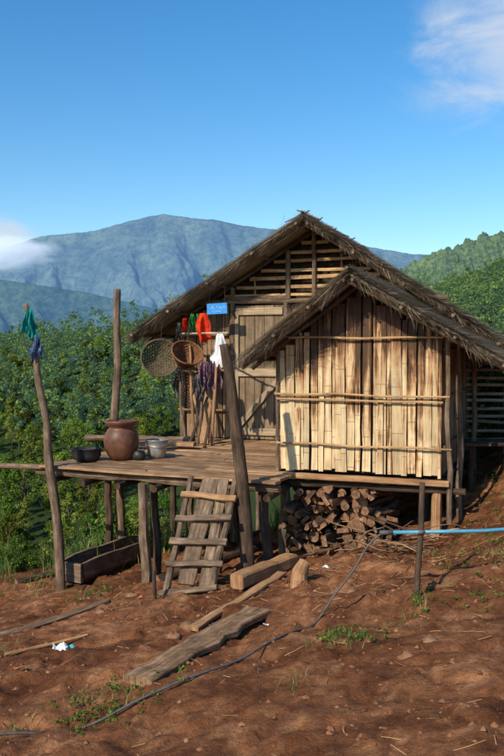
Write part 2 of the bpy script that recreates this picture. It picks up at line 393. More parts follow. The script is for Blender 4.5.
for k in range(6):
    n=random.randint(10,15); cs=[];rs=[]
    for i in range(n):
        a=ru(0,6.28); r=ru(0,.55); cs.append((r*math.cos(a),r*math.sin(a),ru(.12,.85)*(1.1-r))); rs.append(ru(.16,.3))
    V,F=leafcloud(cs,rs,220,[.03,.04,.034,.05,.027,.04][k]); fm=npmesh('foliage',V,F,M_shrub)
    mb=MB()
    for c in cs: mb.curve([(c[0]*.1,c[1]*.1,-.15),(c[0]*.5,c[1]*.5,c[2]*.5),c],.014,.005,3,5)
    tmp=mb.obj('stem',M_trunk); sm=tmp.data; bpy.data.objects.remove(tmp)
    SHR.append((sm,fm))
def gz1(x,y): return float(gz(np.array([x]),np.array([y]))[0])
def inst(kind,name,x,y,sc,rot,parts,label,group):
    z=gz1(x,y)
    e=thing(name,(x,y,z),label,kind,group); e.rotation_euler=(ru(-.06,.06),ru(-.06,.06),rot); e.scale=(sc*ru(.85,1.15),sc*ru(.85,1.15),sc*ru(.85,1.25))
    for nm,m in parts:
        o=bpy.data.objects.new(nm,m); COL.objects.link(o); o.parent=e
nt=0
pts=[]
tries=0
while nt<290 and tries<26000:
    tries+=1
    y=24+(80-24)*R()**.75; q=ru(-.345,.335)
    if -.03<q<.17: continue
    x=q*y
    sc=ru(.30,.66)*(.75+.25*min(1,(y-20)/25))
    if any((x-a)**2+(y-b)**2<(.78*(sc+c))**2 for a,b,c in pts): continue
    top=(gz1(x,y)+5.3*sc-2)/y
    if q<0 and y<52 and top>-.115+.09*max(0,(y-30))/22: continue
    if q>0 and top>.085: continue
    pts.append((x,y,sc)); nt+=1
    k=random.randrange(8)
    inst('tree','tree',x,y,sc,ru(0,6.28),[('trunk',TREES[k][0]),('crown',TREES[k][1])],'leafy green tree on the forested hillside','trees on the hillside')
def shrub(x,y,sc):
    k=random.randrange(6)
    inst('shrub','shrub',x,y,sc,ru(0,6.28),[('stem',SHR[k][0]),('foliage',SHR[k][1])],'dense green shrub on the slope below the yard','shrubs on the slope')
ns=0
while ns<280:
    y=10.6+20*R()**1.3; q=ru(-.36,.38); x=q*y
    if y<edge(x)+.35: continue
    if 0.4<x<4 and y<16.2: continue
    if x<.4 and y<12.9 and x>-1.2 and y>10.9: continue
    sc=ru(.35,.9)*(1 if y<14 else 1.3)
    shrub(x,y,sc); ns+=1
for (x,y,s) in ((3.1,10.5,.8),(3.6,10.2,.9),(2.8,11.0,.9),(3.9,10.9,1.1),(3.3,11.4,1.2),(4.4,10.3,1.0),(3.4,9.75,.45),(2.75,10.2,.5),(3.9,9.7,.5),(-2.9,10.4,.5),(-3.3,10.7,.6),(-2.6,10.9,.55)): shrub(x,y,s)
for (x,y,sc,k) in ((-5.6,-1.6,1.1,0),(-3.5,-2.0,.85,5)):  # trees out of view behind the camera, added for their shade on the yard
    inst('tree','tree',x,y,sc,ru(0,6.28),[('trunk',TREES[k][0]),('crown',TREES[k][1])],'unseen leafy tree added to shade the edge of the yard','trees on the hillside')
VV=[]
for i in range(1700):
    if i<1100:
        y=ru(56,114); q=ru(-.42,.38)
    else:
        y=ru(60,120); q=ru(.12,.42)
    if -.02<q<.1 and R()<.8: continue
    x=q*y; z=gz1(x,y); s=ru(.38,.85)
    if R()<.07: s*=1.45
    h=5*s; cs,rs=crownpts(7,h,1.4*s,h*.15)
    V,F=leafcloud(cs,[r*1.25 for r in rs],44,.13); V+=np.array([x,y,z]); VV.append(V)
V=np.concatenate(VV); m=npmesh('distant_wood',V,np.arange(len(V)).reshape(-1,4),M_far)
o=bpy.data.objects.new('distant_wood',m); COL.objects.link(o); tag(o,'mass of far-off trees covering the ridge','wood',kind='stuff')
def blades(cent,hmin,hmax,w,name,label,mat):
    c=np.array(cent); n=len(c); a=rng.random(n)*6.283; h=hmin+(hmax-hmin)*rng.random(n)**1.6; lean=(.15+.75*rng.random(n))*h
    d=np.stack([np.cos(a),np.sin(a),np.zeros(n)],1); sd=np.stack([-np.sin(a),np.cos(a),np.zeros(n)],1)*(w*(.6+.8*rng.random(n)))[:,None]
    up=np.array([0,0,1.])
    p0=c; p1=c+up*(h*.55)[:,None]+d*(lean*.3)[:,None]; p2=c+up*(h*.95)[:,None]+d*lean[:,None]
    V=np.stack([p0-sd,p0+sd,p1+sd*.8,p1-sd*.8,p2+sd*.12,p2-sd*.12],1).reshape(-1,3)
    b=np.arange(n)*6; F=np.concatenate([np.stack([b,b+1,b+2,b+3],1),np.stack([b+3,b+2,b+4,b+5],1)])
    o=bpy.data.objects.new(name,npmesh(name,V,F,mat)); COL.objects.link(o); tag(o,label,'grass',kind='stuff')
xx=rng.uniform(-5,6.5,30000); yy=edge(xx)+rng.normal(.55,.5,30000)+.4*(xx>1.8)
kk=fbm(xx*2.2,yy*2.2,3,44)>.43
xx,yy=xx[kk],yy[kk]; zz=gfine(xx,yy)-.02
ok=(xx<-.9)|(xx>2.6)|(yy>9.8)
blades(np.stack([xx,yy,zz],1)[ok],.1,.45,.005,'grass','tall green and straw coloured grass along the yard edge',M_grass)
tx=[];
for (cx_,cy_,r,n) in [(1.1,5.6,.06,70),(.55,5.0,.10,70),(-.85,4.7,.14,110),(1.9,6.4,.16,120),(2.4,7.2,.2,150),(2.6,7.9,.2,130),(-1.6,7.9,.12,90),(-2.3,9.1,.25,260),(-2.2,8.4,.12,90),(2.2,8.9,.2,140),(1.5,7.3,.08,60),(-1.3,4.6,.1,50),(2.8,8.6,.2,120),(.2,4.3,.05,30),(-1.9,6.2,.08,50)]:
    for i in range(n):
        x=cx_+random.gauss(0,r); y=cy_+random.gauss(0,r*1.1); tx.append((x,y,G(x,y)-.01))
blades(tx,.02,.09,.0025,'grass.001','small green weeds and grass tufts on the bare soil',M_grass)
cs=[];
for (x,y,n,r) in [(.55,5.0,40,.13),(-.85,4.72,60,.19),(1.9,6.4,50,.25),(2.5,7.4,90,.35),(1.12,5.65,14,.06),(-1.5,7.9,20,.15),(-2.4,9.3,50,.35),(2.0,9.0,40,.3),(1.7,5.6,24,.2),(2.9,8.4,40,.3)]:
    for i in range(n):
        a=x+random.gauss(0,r); b=y+random.gauss(0,r); cs.append((a,b,G(a,b)+ru(.0,.05)))
V,F=leafcloud(cs,[.035]*len(cs),10,.012,.5)
o=bpy.data.objects.new('weeds',npmesh('weeds',V,F,M_shrub)); COL.objects.link(o); tag(o,'low leafy weeds creeping over the soil','weeds',kind='stuff')
mb=MB()
for i in range(9500):
    x=ru(-2.9,3.2); y=3+7*R()**1.1
    if fbm(np.array([x*1.3]),np.array([y*1.3]),2,77)[0]<.46 and R()<.75: continue
    s=.003+.018*R()**5; c=Vector((x,y,G(x,y)+s*.05)); b=len(mb.v)
    dirs=[(1,0,0),(.7,.7,0),(0,1,0),(-.7,.7,0),(-1,0,0),(-.7,-.7,0),(0,-1,0),(.7,-.7,0),(0,0,.7)]; rot=ru(0,6)
    for d in dirs:
        q=Vector(d)*s*ru(.7,1.35); q.z+=ru(-.1,.15)*s; q.rotate(Matrix.Rotation(rot,3,'Z')); mb.v.append(c+q)
    for k in range(8):
        mb.f.append((b+k,b+(k+1)%8,b+8)); mb.mi.append(0)
mb.uv=[]
M_clod=simple('soil_clod',(.12,.05,.026),(.33,.16,.08),9,.95,0,.4,.1)
o=mb.obj('gravel',M_clod); tag(o,'loose clods and pebbles scattered on the yard','gravel',kind='stuff')
mb=MB()
for i in range(850):
    x=ru(-2.8,3); y=3+6.5*R(); 
    if R()<.6: x=random.gauss(.5,.8); y=random.gauss(7.1,.5)
    a=ru(0,3.14); L=ru(.02,.13); r=ru(.001,.0035)
    p0=Vector((x,y,G(x,y)+.004)); x2,y2=x+L*math.cos(a),y+L*math.sin(a); p1=Vector((x2,y2,G(x2,y2)+.006+ru(0,.015)))
    mb.pole(p0,p1,r,r*.7,2,.004,4)
o=mb.obj('twigs',M_tan); tag(o,'dry twigs and wood chips littering the soil','twigs',kind='stuff')

# ------------------------------------------------------------ frames
ang=math.radians(20)
U=Vector((math.cos(ang),-math.sin(ang),0)); W=Vector((math.sin(ang),math.cos(ang),0)); Zv=Vector((0,0,1))
DZ=.9
Mo=Vector((.843,11.233,0)); So=Vector((1.01,7.986,0))
def Mw(u,v,z): return Mo+U*u+W*v+Zv*z
def Sw(u,v,z): return So+U*u+W*v+Zv*z

def thatch(mb,ridge,eave,vd,length,dens=240,row=.085):
    sl=(ridge-eave); SL=sl.length; sd=sl.normalized(); n=sd.cross(vd).normalized()
    if n.z<0: n=-n
    a,b=eave,ridge; c=ridge+vd*length; d=eave+vd*length
    for off in (0,.02):
        mb.quad(a+n*off,b+n*off,c+n*off,d+n*off)
    for p,q in ((a,b),(b,c),(c,d),(d,a)): mb.quad(p,q,q+n*.02,p+n*.02)
    rows=int(SL/row); sdn=ru(0,90)
    for i in range(rows+1):
        s=i*row
        lay=.02*(i%4==0)
        for k in range(int(length*dens)):
            t=ru(-.05,length+.05); lump=mn.noise((t*2.3+sdn,s*2.3,0))
            s0=s+random.gauss(0,.045)+.06*lump-(.06 if i==0 else 0)
            L=ru(.12,.38); yaw=random.gauss(0,.22)+.15*mn.noise((t*3,s*3,sdn))
            if R()<.08: yaw=random.gauss(0,.8)
            s1=min(s0+L,SL+.03); h0=.034+lay+abs(random.gauss(0,.016))+.018*lump; h1=.018
            if R()<.04: h0+=ru(.0,.05)
            p0=eave+sd*s0+vd*t+n*h0; p1=eave+sd*s1+vd*(t+yaw*(s1-s0))+n*h1
            if i==0:
                p0=p0-Zv*ru(0,.05); p0=p0+n*ru(-.03,.02)
            pm=p0.lerp(p1,.5)+n*.008
            w=ru(.003,.009)
            mb.strip([p0,pm,p1],vd,w*.5,w)
    for e,dr in ((0,-1),(length,1)):
        for k in range(int(SL*850)):
            s0=ru(-.03,SL); L=ru(.04,.19)
            lump=mn.noise((s0*5+sdn,0,3)); 
            root=eave+sd*s0+vd*(e+dr*(ru(-.10,.01)))+n*ru(-.01,.045)
            dirn=(-sd*ru(.1,1.0)-Zv*ru(-.05,.7)+vd*dr*ru(-.1,.6)+n*random.gauss(0,.22)).normalized()
            tip=root+dirn*L*(1+1.2*lump)
            mb.strip([tip,tip.lerp(root,.5)+n*ru(-.006,.006),root],(vd+n*ru(-1,1)).normalized(),.002,ru(.003,.008))
    for k in range(int(length*380)):
        t=ru(0,length); p1=eave+vd*t+n*ru(-.015,.035)+sd*.05; p0=p1-sd*ru(.05,.18)-Zv*(ru(.0,.08)+.07*mn.noise((t*4,sdn,0)))+vd*random.gauss(0,.035)
        mb.strip([p0,p0.lerp(p1,.5),p1],vd,.002,ru(.003,.008))
def ridgecap(mb,p,vd,length,dl,dr):
    for k in range(int(length*420)):
        t=ru(-.05,length); q=p+vd*t+Zv*.06
        L=ru(.08,.3); d=dl if R()<.5 else dr
        a=q+d*L*.9+vd*random.gauss(0,.04); b=q-d*.04+Zv*ru(-.02,.012)
        a=a+Zv*ru(-.03,.02)
        mb.strip([a,a.lerp(b,.5)+Zv*.02,b],vd,.003,ru(.005,.01))

# ------------------------------------------------------------ main house
house=thing('bamboo_house',tuple(Mw(0,0,0)),'thatched bamboo and timber house raised on stilts above the slope','house')
rf=Mw(0,-.57,3.80); le=Mw(-2.47,-.57,2.33); re_=Mw(2.47,-.57,2.17); RL=3.85
mb=MB(); thatch(mb,rf,le,W,RL); thatch(mb,rf,re_,W,RL); ridgecap(mb,rf,W,RL,(le-rf).normalized(),(re_-rf).normalized())
roof=mb.obj('roof',M_thatch,house); roof['label']='ragged brown grass thatch roof'
mb=MB()
for vv in (-.45,.05,.8,1.6,2.4,3.1):
    for e,sx in ((le,-1),(re_,1)):
        a=Mw(0,vv,3.74); b=e+W*(vv+.57)-Zv*.05; a2=a+(a-b).normalized()*.05
        mb.pole(b+(b-a).normalized()*ru(.04,.12),a2,.03,.025,8,.01,7)
for f in (.03,.27,.52,.76,.97):
    for e in (le,re_):
        p=rf.lerp(e,f)-Zv*.0; mb.pole(p-W*ru(.04,.12)-Zv*.03,p+W*(RL-.1)-Zv*.03,.022,.02,8,.01,6)
mb.obj('rafter',M_post,roof)
mb=MB()
for t in (0.0,.6,1.5,2.6):
    for s in (-1,1): mb.pole(rf+W*t+U*(-s*ru(.05,.12))+Zv*ru(.07,.12),rf+W*t+U*(s*.24)-Zv*.04,.010,.008,3,.01,5)
mb.pole(rf-W*.1+Zv*.07,rf+W*RL+Zv*.07,.014,.012,8,.01,6)
mb.obj('ridge_stick',M_post,roof)
def rz(u): return 3.77-(1.47*(-u)/2.47 if u<0 else 1.61*u/2.47)
mb=MB()
def slats(mb,fn,a,b,z0,z1f,w=.07,gap=.006,t=.01,out=(0,0,1),dz=.0,tilt=.0,n=4,rag=.1):
    u=a
    while u<b-.01:
        ww=min(w*ru(.5,1.45),b-u)
        z1=z1f(u+ww/2)+ru(-dz,dz)
        o=ru(0,.009)
        mb.plank(fn(u+ww/2+ru(-tilt,tilt),o,z0+ru(-dz,dz)),fn(u+ww/2+ru(-tilt,tilt),o+ru(-.004,.004),z1),ww-gap*ru(.2,2),t,up=out,n=n,wob=.0035,rag=rag)
        u+=ww
slats(mb,lambda u,o,z:Mw(u,.02+o,z),-1.94,-1.17,.92,lambda u:rz(u)-.12,out=W)
slats(mb,lambda u,o,z:Mw(u,.02+o,z),-.38,1.94,.92,lambda u:min(2.75,rz(u)-.12),out=W)
slats(mb,lambda u,o,z:Mw(-1.94+o,u,z),.03,3.0,.92,lambda u:2.55,out=U)
slats(mb,lambda u,o,z:Mw(1.94+o,u,z),.03,3.0,.92,lambda u:2.45,out=U)
slats(mb,lambda u,o,z:Mw(u,3.0+o,z),-1.94,1.94,.92,lambda u:rz(u)-.12,out=W)
for z in (1.3,1.85,2.35):
    mb.pole(Mw(-2.0,-.03,z),Mw(-1.2,-.03,z),.018); 
    mb.pole(Mw(-1.98,0,z),Mw(-1.98,3.0,z),.018); mb.pole(Mw(1.98,0,z),Mw(1.98,3.0,z),.018)
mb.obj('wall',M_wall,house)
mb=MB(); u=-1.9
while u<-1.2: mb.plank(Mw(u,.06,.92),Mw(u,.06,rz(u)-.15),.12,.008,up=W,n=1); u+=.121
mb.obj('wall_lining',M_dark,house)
mb=MB()
z=2.88
while z<3.6:
    hw=(3.77-z)/.62-.14
    a=-min(hw,1.75); b=min(hw,1.75)
    mb.plank(Mw(a*ru(.92,1),-.02,z),Mw(b*ru(.92,1),-.02,z+ru(-.015,.015)),ru(.035,.05),.012,up=W,n=10,wob=.003)
    z+=ru(.095,.125)
for u in (-1.35,-.85,-.42,.38,.8,1.3):
    z1=rz(u)-.12
    mb.pole(Mw(u,.02,2.8),Mw(u+ru(-.03,.03),.02,z1),.013,.011,5,.006,6)
mb.obj('gable_lattice',M_warm,house)
M_gable_shade=simple('gable_painted_shade',(.02,.014,.01),(.06,.04,.026),14,.95,0,.3,.1)  # near-black sheet behind the lattice, standing in for shade inside the gable
mb=MB(); n_=len(mb.v)
mb.v+=[Mw(-1.62,.10,2.76),Mw(1.5,.10,2.76),Mw(0,.10,3.66),Mw(-1.62,.11,2.76),Mw(1.5,.11,2.76),Mw(0,.11,3.66)]
mb.f+=[(0,1,2),(5,4,3),(0,3,4,1),(1,4,5,2),(2,5,3,0)]; mb.mi+=[0]*5
mb.obj('gable_shade_sheet',M_gable_shade,house)
for u,r in ((-1.94,.045),(-1.17,.04),(-.37,.04),(1.94,.045)):
    mb=MB(); mb.pole(Mw(u,-.03 if abs(u)<1.9 else 0,DZ-.05),Mw(u,-.03 if abs(u)<1.9 else 0,rz(u)-.08),r,r*.85,7,.015); mb.obj('frame_post',M_post,house)
mb=MB(); mb.pole(Mw(-2.1,-.07,2.80),Mw(1.75,-.07,2.79),.035,.032,9,.012); mb.obj('tie_beam',M_post,house)
mb=MB(); mb.pole(Mw(0,-.05,2.8),Mw(0,-.05,3.7),.03,.028); mb.obj('king_post',M_post,house)
mb=MB()
u=-.02
while u<3.1: mb.plank(Mw(-2.0,u,DZ-.02),Mw(2.0,u,DZ-.02),.17,.03); u+=.175
mb.obj('floor',M_plank,house)
for u in (-1.85,0,1.85):
    for v in (.05,1.5,2.95):
        p=Mw(u,v,0); mb=MB(); g=G(p.x,p.y)
        mb.pole((p.x,p.y,g-.3),Mw(u,v,DZ-.05),.065,.055,8,.02); mb.obj('stilt',M_post,house)
mb=MB(); d0,d1=-1.12,-.42
for i in range(5):
    a=d0+(d1-d0)*(i+.5)/5; mb.plank(Mw(a,-.045,DZ+.02),Mw(a,-.045,2.74),(d1-d0)/5-.006,.022,up=W,n=3,wob=.001,rag=.02)
door=mb.obj('door',M_door,house); door['label']='weathered grey brown plank door with cross braces'
mb=MB()
for z,w in ((1.02,.10),(1.83,.11),(2.66,.10)): mb.plank(Mw(d0+.01,-.073,z),Mw(d1-.01,-.073,z),w,.032,up=W,n=2,wob=.001)
mb.plank(Mw(d0+.04,-.076,1.08),Mw(d1-.04,-.076,1.77),.085,.03,up=W,n=2,wob=.001)
mb.plank(Mw(d0+.03,-.080,1.03),Mw(d0+.03,-.080,2.66),.055,.024,up=W,n=2,wob=.001)
mb.obj('door_brace',M_rail,door)
mb=MB()
mb.plank(Mw(d0-.035,-.06,DZ),Mw(d0-.035,-.06,2.8),.06,.06,up=W); mb.plank(Mw(d1+.035,-.06,DZ),Mw(d1+.035,-.06,2.8),.06,.06,up=W)
mb.plank(Mw(d0-.1,-.066,2.835),Mw(d1+.1,-.066,2.835),.07,.06,up=W)
mb.obj('door_frame',M_post,door)

# ------------------------------------------------------------ small hut
hut=thing('storage_hut',tuple(Sw(0,0,0)),'small thatched storage hut with bamboo slat walls on short stilts','hut')
rf2=Sw(0,-.41,2.77); le2=Sw(-1.02,-.41,2.0); re2=Sw(1.40,-.41,1.95); RL2=3.2
mb=MB(); thatch(mb,rf2,le2,W,RL2); thatch(mb,rf2,re2,W,RL2); ridgecap(mb,rf2,W,RL2,(le2-rf2).normalized(),(re2-rf2).normalized())
roof2=mb.obj('roof',M_thatch,hut); roof2['label']='low ragged straw thatch roof'
mb=MB()
for vv in (-.33,.0,.7,1.4,2.1,2.7):
    for e in (le2,re2):
        a=Sw(0,vv,2.71); b=e+W*(vv+.41)-Zv*.045; mb.pole(b+(b-a).normalized()*ru(.02,.09),a+(a-b).normalized()*.03,.022,.02,8,.008,7)
for f in (.04,.35,.68,.97):
    for e in (le2,re2):
        p=rf2.lerp(e,f)-Zv*.02; mb.pole(p-W*ru(.03,.1),p+W*(RL2-.1),.017,.015,8,.008,6)
mb.pole(rf2-W*.06+Zv*.06,rf2+W*RL2+Zv*.06,.013,.011,8,.01,6)
mb.obj('rafter',M_post,roof2)
def rz2(u): return 2.74-(.76*(-u)/1.02 if u<0 else .81*u/1.38)
mb=MB()
slats(mb,lambda u,o,z:Sw(u,-.01+o,z),-.78,.79,.93,lambda u:rz2(u)-.05-R()*.04,w=.072,gap=.007,out=W,dz=.025,tilt=.011,n=8,rag=.22)
for i in range(5):
    u=ru(-.7,.7); mb.plank(Sw(u,-.028,.93),Sw(u+ru(-.01,.01),-.026,ru(1.5,1.72)),ru(.04,.06),.008,up=W,n=3)
fw=mb.obj('front_wall',M_slat,hut); fw['label']='sunlit wall of pale stained bamboo slats'
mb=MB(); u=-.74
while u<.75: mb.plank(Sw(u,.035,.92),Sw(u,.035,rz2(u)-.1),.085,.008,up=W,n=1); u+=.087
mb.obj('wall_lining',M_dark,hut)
mb=MB()
slats(mb,lambda u,o,z:Sw(-.77+o,u,z),.03,2.5,.93,lambda u:2.12,out=U)
slats(mb,lambda u,o,z:Sw(.77+o,u,z),.03,2.5,.93,lambda u:2.2,out=U)
slats(mb,lambda u,o,z:Sw(u,2.5+o,z),-.77,.77,.93,lambda u:rz2(u)-.06,out=W)
for z in (1.2,1.66,2.1): mb.pole(Sw(.81,0,z),Sw(.81,2.5,z),.014); mb.pole(Sw(-.81,0,z),Sw(-.81,2.5,z),.014)
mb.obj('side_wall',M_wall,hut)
for z,a,b in ((1.67,-.82,.86),(1.19,-.8,.88),(2.215,-.68,.8),(1.62,-.80,.8)):
    mb=MB(); mb.pole(Sw(a,-.052,z),Sw(b,-.052,z-.01),.012,.010,8,.01,7); mb.obj('batten',M_warm,hut)
for a,b,r in ((Sw(.86,-.03,.5),Sw(.84,-.03,2.2),.026),(Sw(.93,.25,.3),Sw(.9,.25,2.15),.03),(Sw(-.8,-.01,.9),Sw(-.8,-.01,2.1),.022),(Sw(.95,1.3,.3),Sw(.95,1.3,2.1),.03)):
    mb=MB(); mb.pole(a,b,r,r*.85,7,.014); mb.obj('corner_post',M_post,hut)
mb=MB()
mb.plank(Sw(-.82,-.05,.875),Sw(.86,-.05,.865),.07,.055,up=(0,0,1),n=6,wob=.006)
mb.obj('floor_beam',M_tan,hut)
mb=MB()
mb.pole(Sw(-1.0,.02,.80),Sw(1.0,.02,.79),.036,.03,8,.01)
mb.pole(Sw(-.9,1.3,.80),Sw(.98,1.3,.8),.04,.035,8,.01); mb.pole(Sw(-.9,2.4,.80),Sw(.98,2.4,.8),.04,.035,8,.01)
v=.03
while v<2.5: mb.plank(Sw(-.78,v,.875),Sw(.8,v,.875),.11,.03); v+=.116
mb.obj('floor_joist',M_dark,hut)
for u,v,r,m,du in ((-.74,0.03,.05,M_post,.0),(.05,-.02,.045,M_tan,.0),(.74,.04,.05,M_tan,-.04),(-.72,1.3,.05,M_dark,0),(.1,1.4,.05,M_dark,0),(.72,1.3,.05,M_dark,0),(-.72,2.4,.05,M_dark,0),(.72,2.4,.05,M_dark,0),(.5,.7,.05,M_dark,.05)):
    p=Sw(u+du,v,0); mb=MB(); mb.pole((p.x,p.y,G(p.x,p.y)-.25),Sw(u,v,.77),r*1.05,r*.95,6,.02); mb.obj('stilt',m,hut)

# ------------------------------------------------------------ deck
deck=thing('wooden_deck',(-1,9.5,0),'raised plank deck in front of the house on rough log posts','deck')
A=Vector((-2.17,8.72,0)); B=Vector((.22,7.52,0)); BL=Vector((-1.10,12.0,0)); BR=Vector((1.28,11.1,0))
mb=MB()
n=27
for i in range(n):
    f=(i+.5)/n; a=A.lerp(BL,f); b=B.lerp(BR,f)
    a=a+(a-b).normalized()*ru(-.02,.09)
    if b.y>8.2: 
        k=(b.y-8.25)/W.y; b=Vector((So.x-.83*U.x+W.x*k- .0,b.y,0))
    w=((BL-A).length)/n
    z=DZ-.013+ru(-.005,.007)
    m=a.lerp(b,ru(.3,.7))
    if R()<.6:
        mb.plank(a+Zv*z,m+Zv*z,w*ru(.88,.95),.026,n=4,wob=.005); mb.plank(m+(b-a).normalized()*.01+Zv*z,b+Zv*(z+.003),w*.93,.026,n=4,wob=.005)
    else: mb.plank(a+Zv*z,b+Zv*z,w*.95,.026,n=7,wob=.005)
mb.obj('deck_board',M_plank,deck)['label']='weathered brown boards'
mb=MB()
for f in (0.03,.3,.62,.97):
    a=A.lerp(BL,f);b=B.lerp(BR,f)
    if f>.1: b=b-(b-a).normalized()*.35
    mb.pole(a-(b-a).normalized()*.15+Zv*(DZ-.075),b+Zv*(DZ-.075),.042,.04,9,.012)
mb.pole(A+Vector((-1.6,.75,DZ-.05)),A+Vector((.25,-.05,DZ-.02)),.028,.03,8,.015)
mb.obj('beam',M_post,deck)
mb=MB()
for f in (.04,.2,.36,.52,.68,.84,.97):
    a=A.lerp(B,f);b=BL.lerp(BR,f); a=a-(b-a).normalized()*.06
    if f>.8: b=a.lerp(b,.55)
    mb.pole(a+Zv*(DZ-.14),b+Zv*(DZ-.14),.035,.032,8,.01)
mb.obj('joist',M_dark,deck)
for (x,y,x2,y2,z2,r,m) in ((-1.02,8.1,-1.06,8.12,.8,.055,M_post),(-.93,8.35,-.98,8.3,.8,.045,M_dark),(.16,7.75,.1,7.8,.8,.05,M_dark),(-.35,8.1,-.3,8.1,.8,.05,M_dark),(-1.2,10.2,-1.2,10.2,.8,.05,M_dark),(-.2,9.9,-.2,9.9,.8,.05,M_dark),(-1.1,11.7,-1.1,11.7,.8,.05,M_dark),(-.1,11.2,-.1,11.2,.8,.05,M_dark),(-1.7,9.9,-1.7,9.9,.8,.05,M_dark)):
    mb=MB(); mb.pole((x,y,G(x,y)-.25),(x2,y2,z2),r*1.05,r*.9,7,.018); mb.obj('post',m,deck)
def tallpost(name,pts,r0,r1,mat,label):
    mb=MB(); mb.curve(pts,r0,r1,6,12,jit=.07); o=mb.obj(name,mat,origin=pts[0],smooth=True); tag(o,label,'post'); return o
g=G(-1.97,8.66)
tallpost('wooden_post',[(-1.96,8.60,g-.2),(-2.0,8.60,.3),(-2.09,8.6,1.0),(-2.11,8.62,1.35),(-2.2,8.63,1.8),(-2.23,8.64,2.15),(-2.33,8.65,2.58)],.055,.026,M_post,'crooked tall wooden post with cloths tied near its top')
tallpost('wooden_post',[(-1.53,9.98,G(-1.53,9.98)-.2),(-1.58,9.98,.4),(-1.64,10.0,1.2),(-1.60,10,1.9),(-1.61,10,2.4),(-1.6,10,2.84)],.055,.04,M_post,'straight weathered grey post at the deck edge')
tallpost('wooden_post',[(-.02,7.42,G(-.02,7.42)-.2),(-.05,7.42,.4),(-.09,7.43,.95),(-.15,7.43,1.45),(-.19,7.44,1.8),(-.25,7.44,2.14)],.068,.042,M_dark,'thick dark leaning log post beside the ladder')
p=(1.14,5.8); tallpost('wooden_post',[(p[0],p[1],G(*p)-.15),(p[0]+.01,p[1],.5),(p[0]+.03,p[1],.8),(p[0]+.04,p[1],1.15)],.022,.02,M_dark,'thin dark stake holding a blue water pipe')
p=(-.79,6.85); tallpost('wooden_stake',[(p[0],p[1],G(*p)-.1),(p[0]-.01,p[1],.1),(p[0]-.015,p[1],.27)],.02,.014,M_dark,'short pointed dark stake near the ladder foot')

# ladder
lad=thing('ladder',(-.55,7.0,G(-.55,7)),'rough plank ladder leaning against the deck','ladder')
bl=Vector((-.73,6.98,G(-.73,6.98)-.02)); br=Vector((-.34,6.94,G(-.34,6.94)-.02)); tl=Vector((-.56,7.70,.93)); tr=Vector((-.15,7.5,.93))
for a,b in ((bl,tl),(br,tr)):
    mb=MB(); mb.pole(a,b,.033,.026,8,.012); mb.obj('rail',M_post,lad)
fr=(br-bl).cross(tl-bl).normalized()
if fr.y>0: fr=-fr
for f,w in ((.04,.05),(.24,.05),(.43,.055),(.62,.06),(.82,.055)):
    a=bl.lerp(tl,f);b=br.lerp(tr,f); d=(b-a).normalized()
    mb=MB(); mb.plank(a-d*.05+fr*.04+Zv*ru(-.015,.015),b+d*.05+fr*.04+Zv*ru(-.02,.02),w,.03,up=fr,n=5,wob=.006,rag=.4); mb.obj('rung',M_post if f<.7 else M_tan,lad)
mb=MB(); a=bl.lerp(br,.38).lerp(tl.lerp(tr,.38),.1); b=tl.lerp(tr,.45)+Zv*.0
mb.plank(a-fr*.015,b-fr*.015,.15,.025,up=fr,n=5,wob=.005,rag=.2); mb.plank(a-fr*.012+U*.17,b-fr*.012+U*.13,.09,.02,up=fr,n=5,wob=.005,rag=.2)
mb.obj('back_board',M_post,lad)

# ------------------------------------------------------------ pots on deck
M_clay=simple('brown_clay',(.07,.03,.018),(.19,.08,.045),5,.5,0,.15,.4)
M_black=simple('sooty_metal',(.012,.012,.013),(.05,.05,.052),9,.5,.3,.1,.5)
M_alu=simple('dull_aluminium',(.28,.265,.245),(.5,.48,.45),14,.4,.5,.1,.4)
c=(-1.44,9.24,DZ+.005)
mb=MB(); mb.lathe([(.09,0),(.12,.01),(.155,.06),(.185,.13),(.195,.2),(.185,.27),(.155,.325),(.135,.345),(.14,.36),(.172,.385),(.185,.41),(.188,.425),(.178,.43),(.15,.40),(.12,.36),(.13,.3),(.14,.2)],c)
tag(mb.obj('clay_jar',M_clay,origin=c,smooth=True),'large brown glazed clay water jar with flared rim','jar')
c=(-1.80,9.12,DZ+.005); pot=thing('cooking_pot',c,'wide black sooty cooking pot on the deck','pot')
mb=MB(); mb.lathe([(.10,0),(.135,.015),(.155,.06),(.155,.125),(.165,.13),(.165,.138),(.15,.138),(.148,.06),(.12,.02)],c); mb.obj('bowl',M_black,pot,smooth=True)
mb=MB(); 
for s in (-1,1): mb.curve([Vector(c)+Vector((s*.155,-.035,.105)),Vector(c)+Vector((s*.19,-.02,.12)),Vector(c)+Vector((s*.19,.02,.12)),Vector(c)+Vector((s*.155,.035,.105))],.007,.007,3,6)
mb.obj('handle',M_black,pot)
c=(-1.24,9.18,DZ+.005); k=thing('small_pot',c,'small blackened round pot beside the clay jar','pot')
mb=MB(); mb.lathe([(.04,0),(.065,.015),(.078,.045),(.07,.08),(.06,.09),(.068,.1),(.058,.1),(.055,.08),(.06,.04)],c); mb.obj('bowl',M_black,k,smooth=True)
mb=MB(); mb.curve([Vector(c)+Vector((-.065,0,.095)),Vector(c)+Vector((-.03,0,.15)),Vector(c)+Vector((.03,0,.15)),Vector(c)+Vector((.065,0,.095))],.004,.004,4,5); mb.obj('handle',M_black,k)
c=(-1.07,9.42,DZ+.005); k=thing('metal_bucket',c,'wide flared silver metal pot standing on the deck','bucket')
mb=MB(); mb.lathe([(.078,0),(.088,.006),(.105,.06),(.112,.12),(.113,.165),(.130,.19),(.134,.198),(.128,.203),(.108,.175),(.104,.12),(.09,.03)],c); mb.obj('body',M_alu,k,smooth=True)
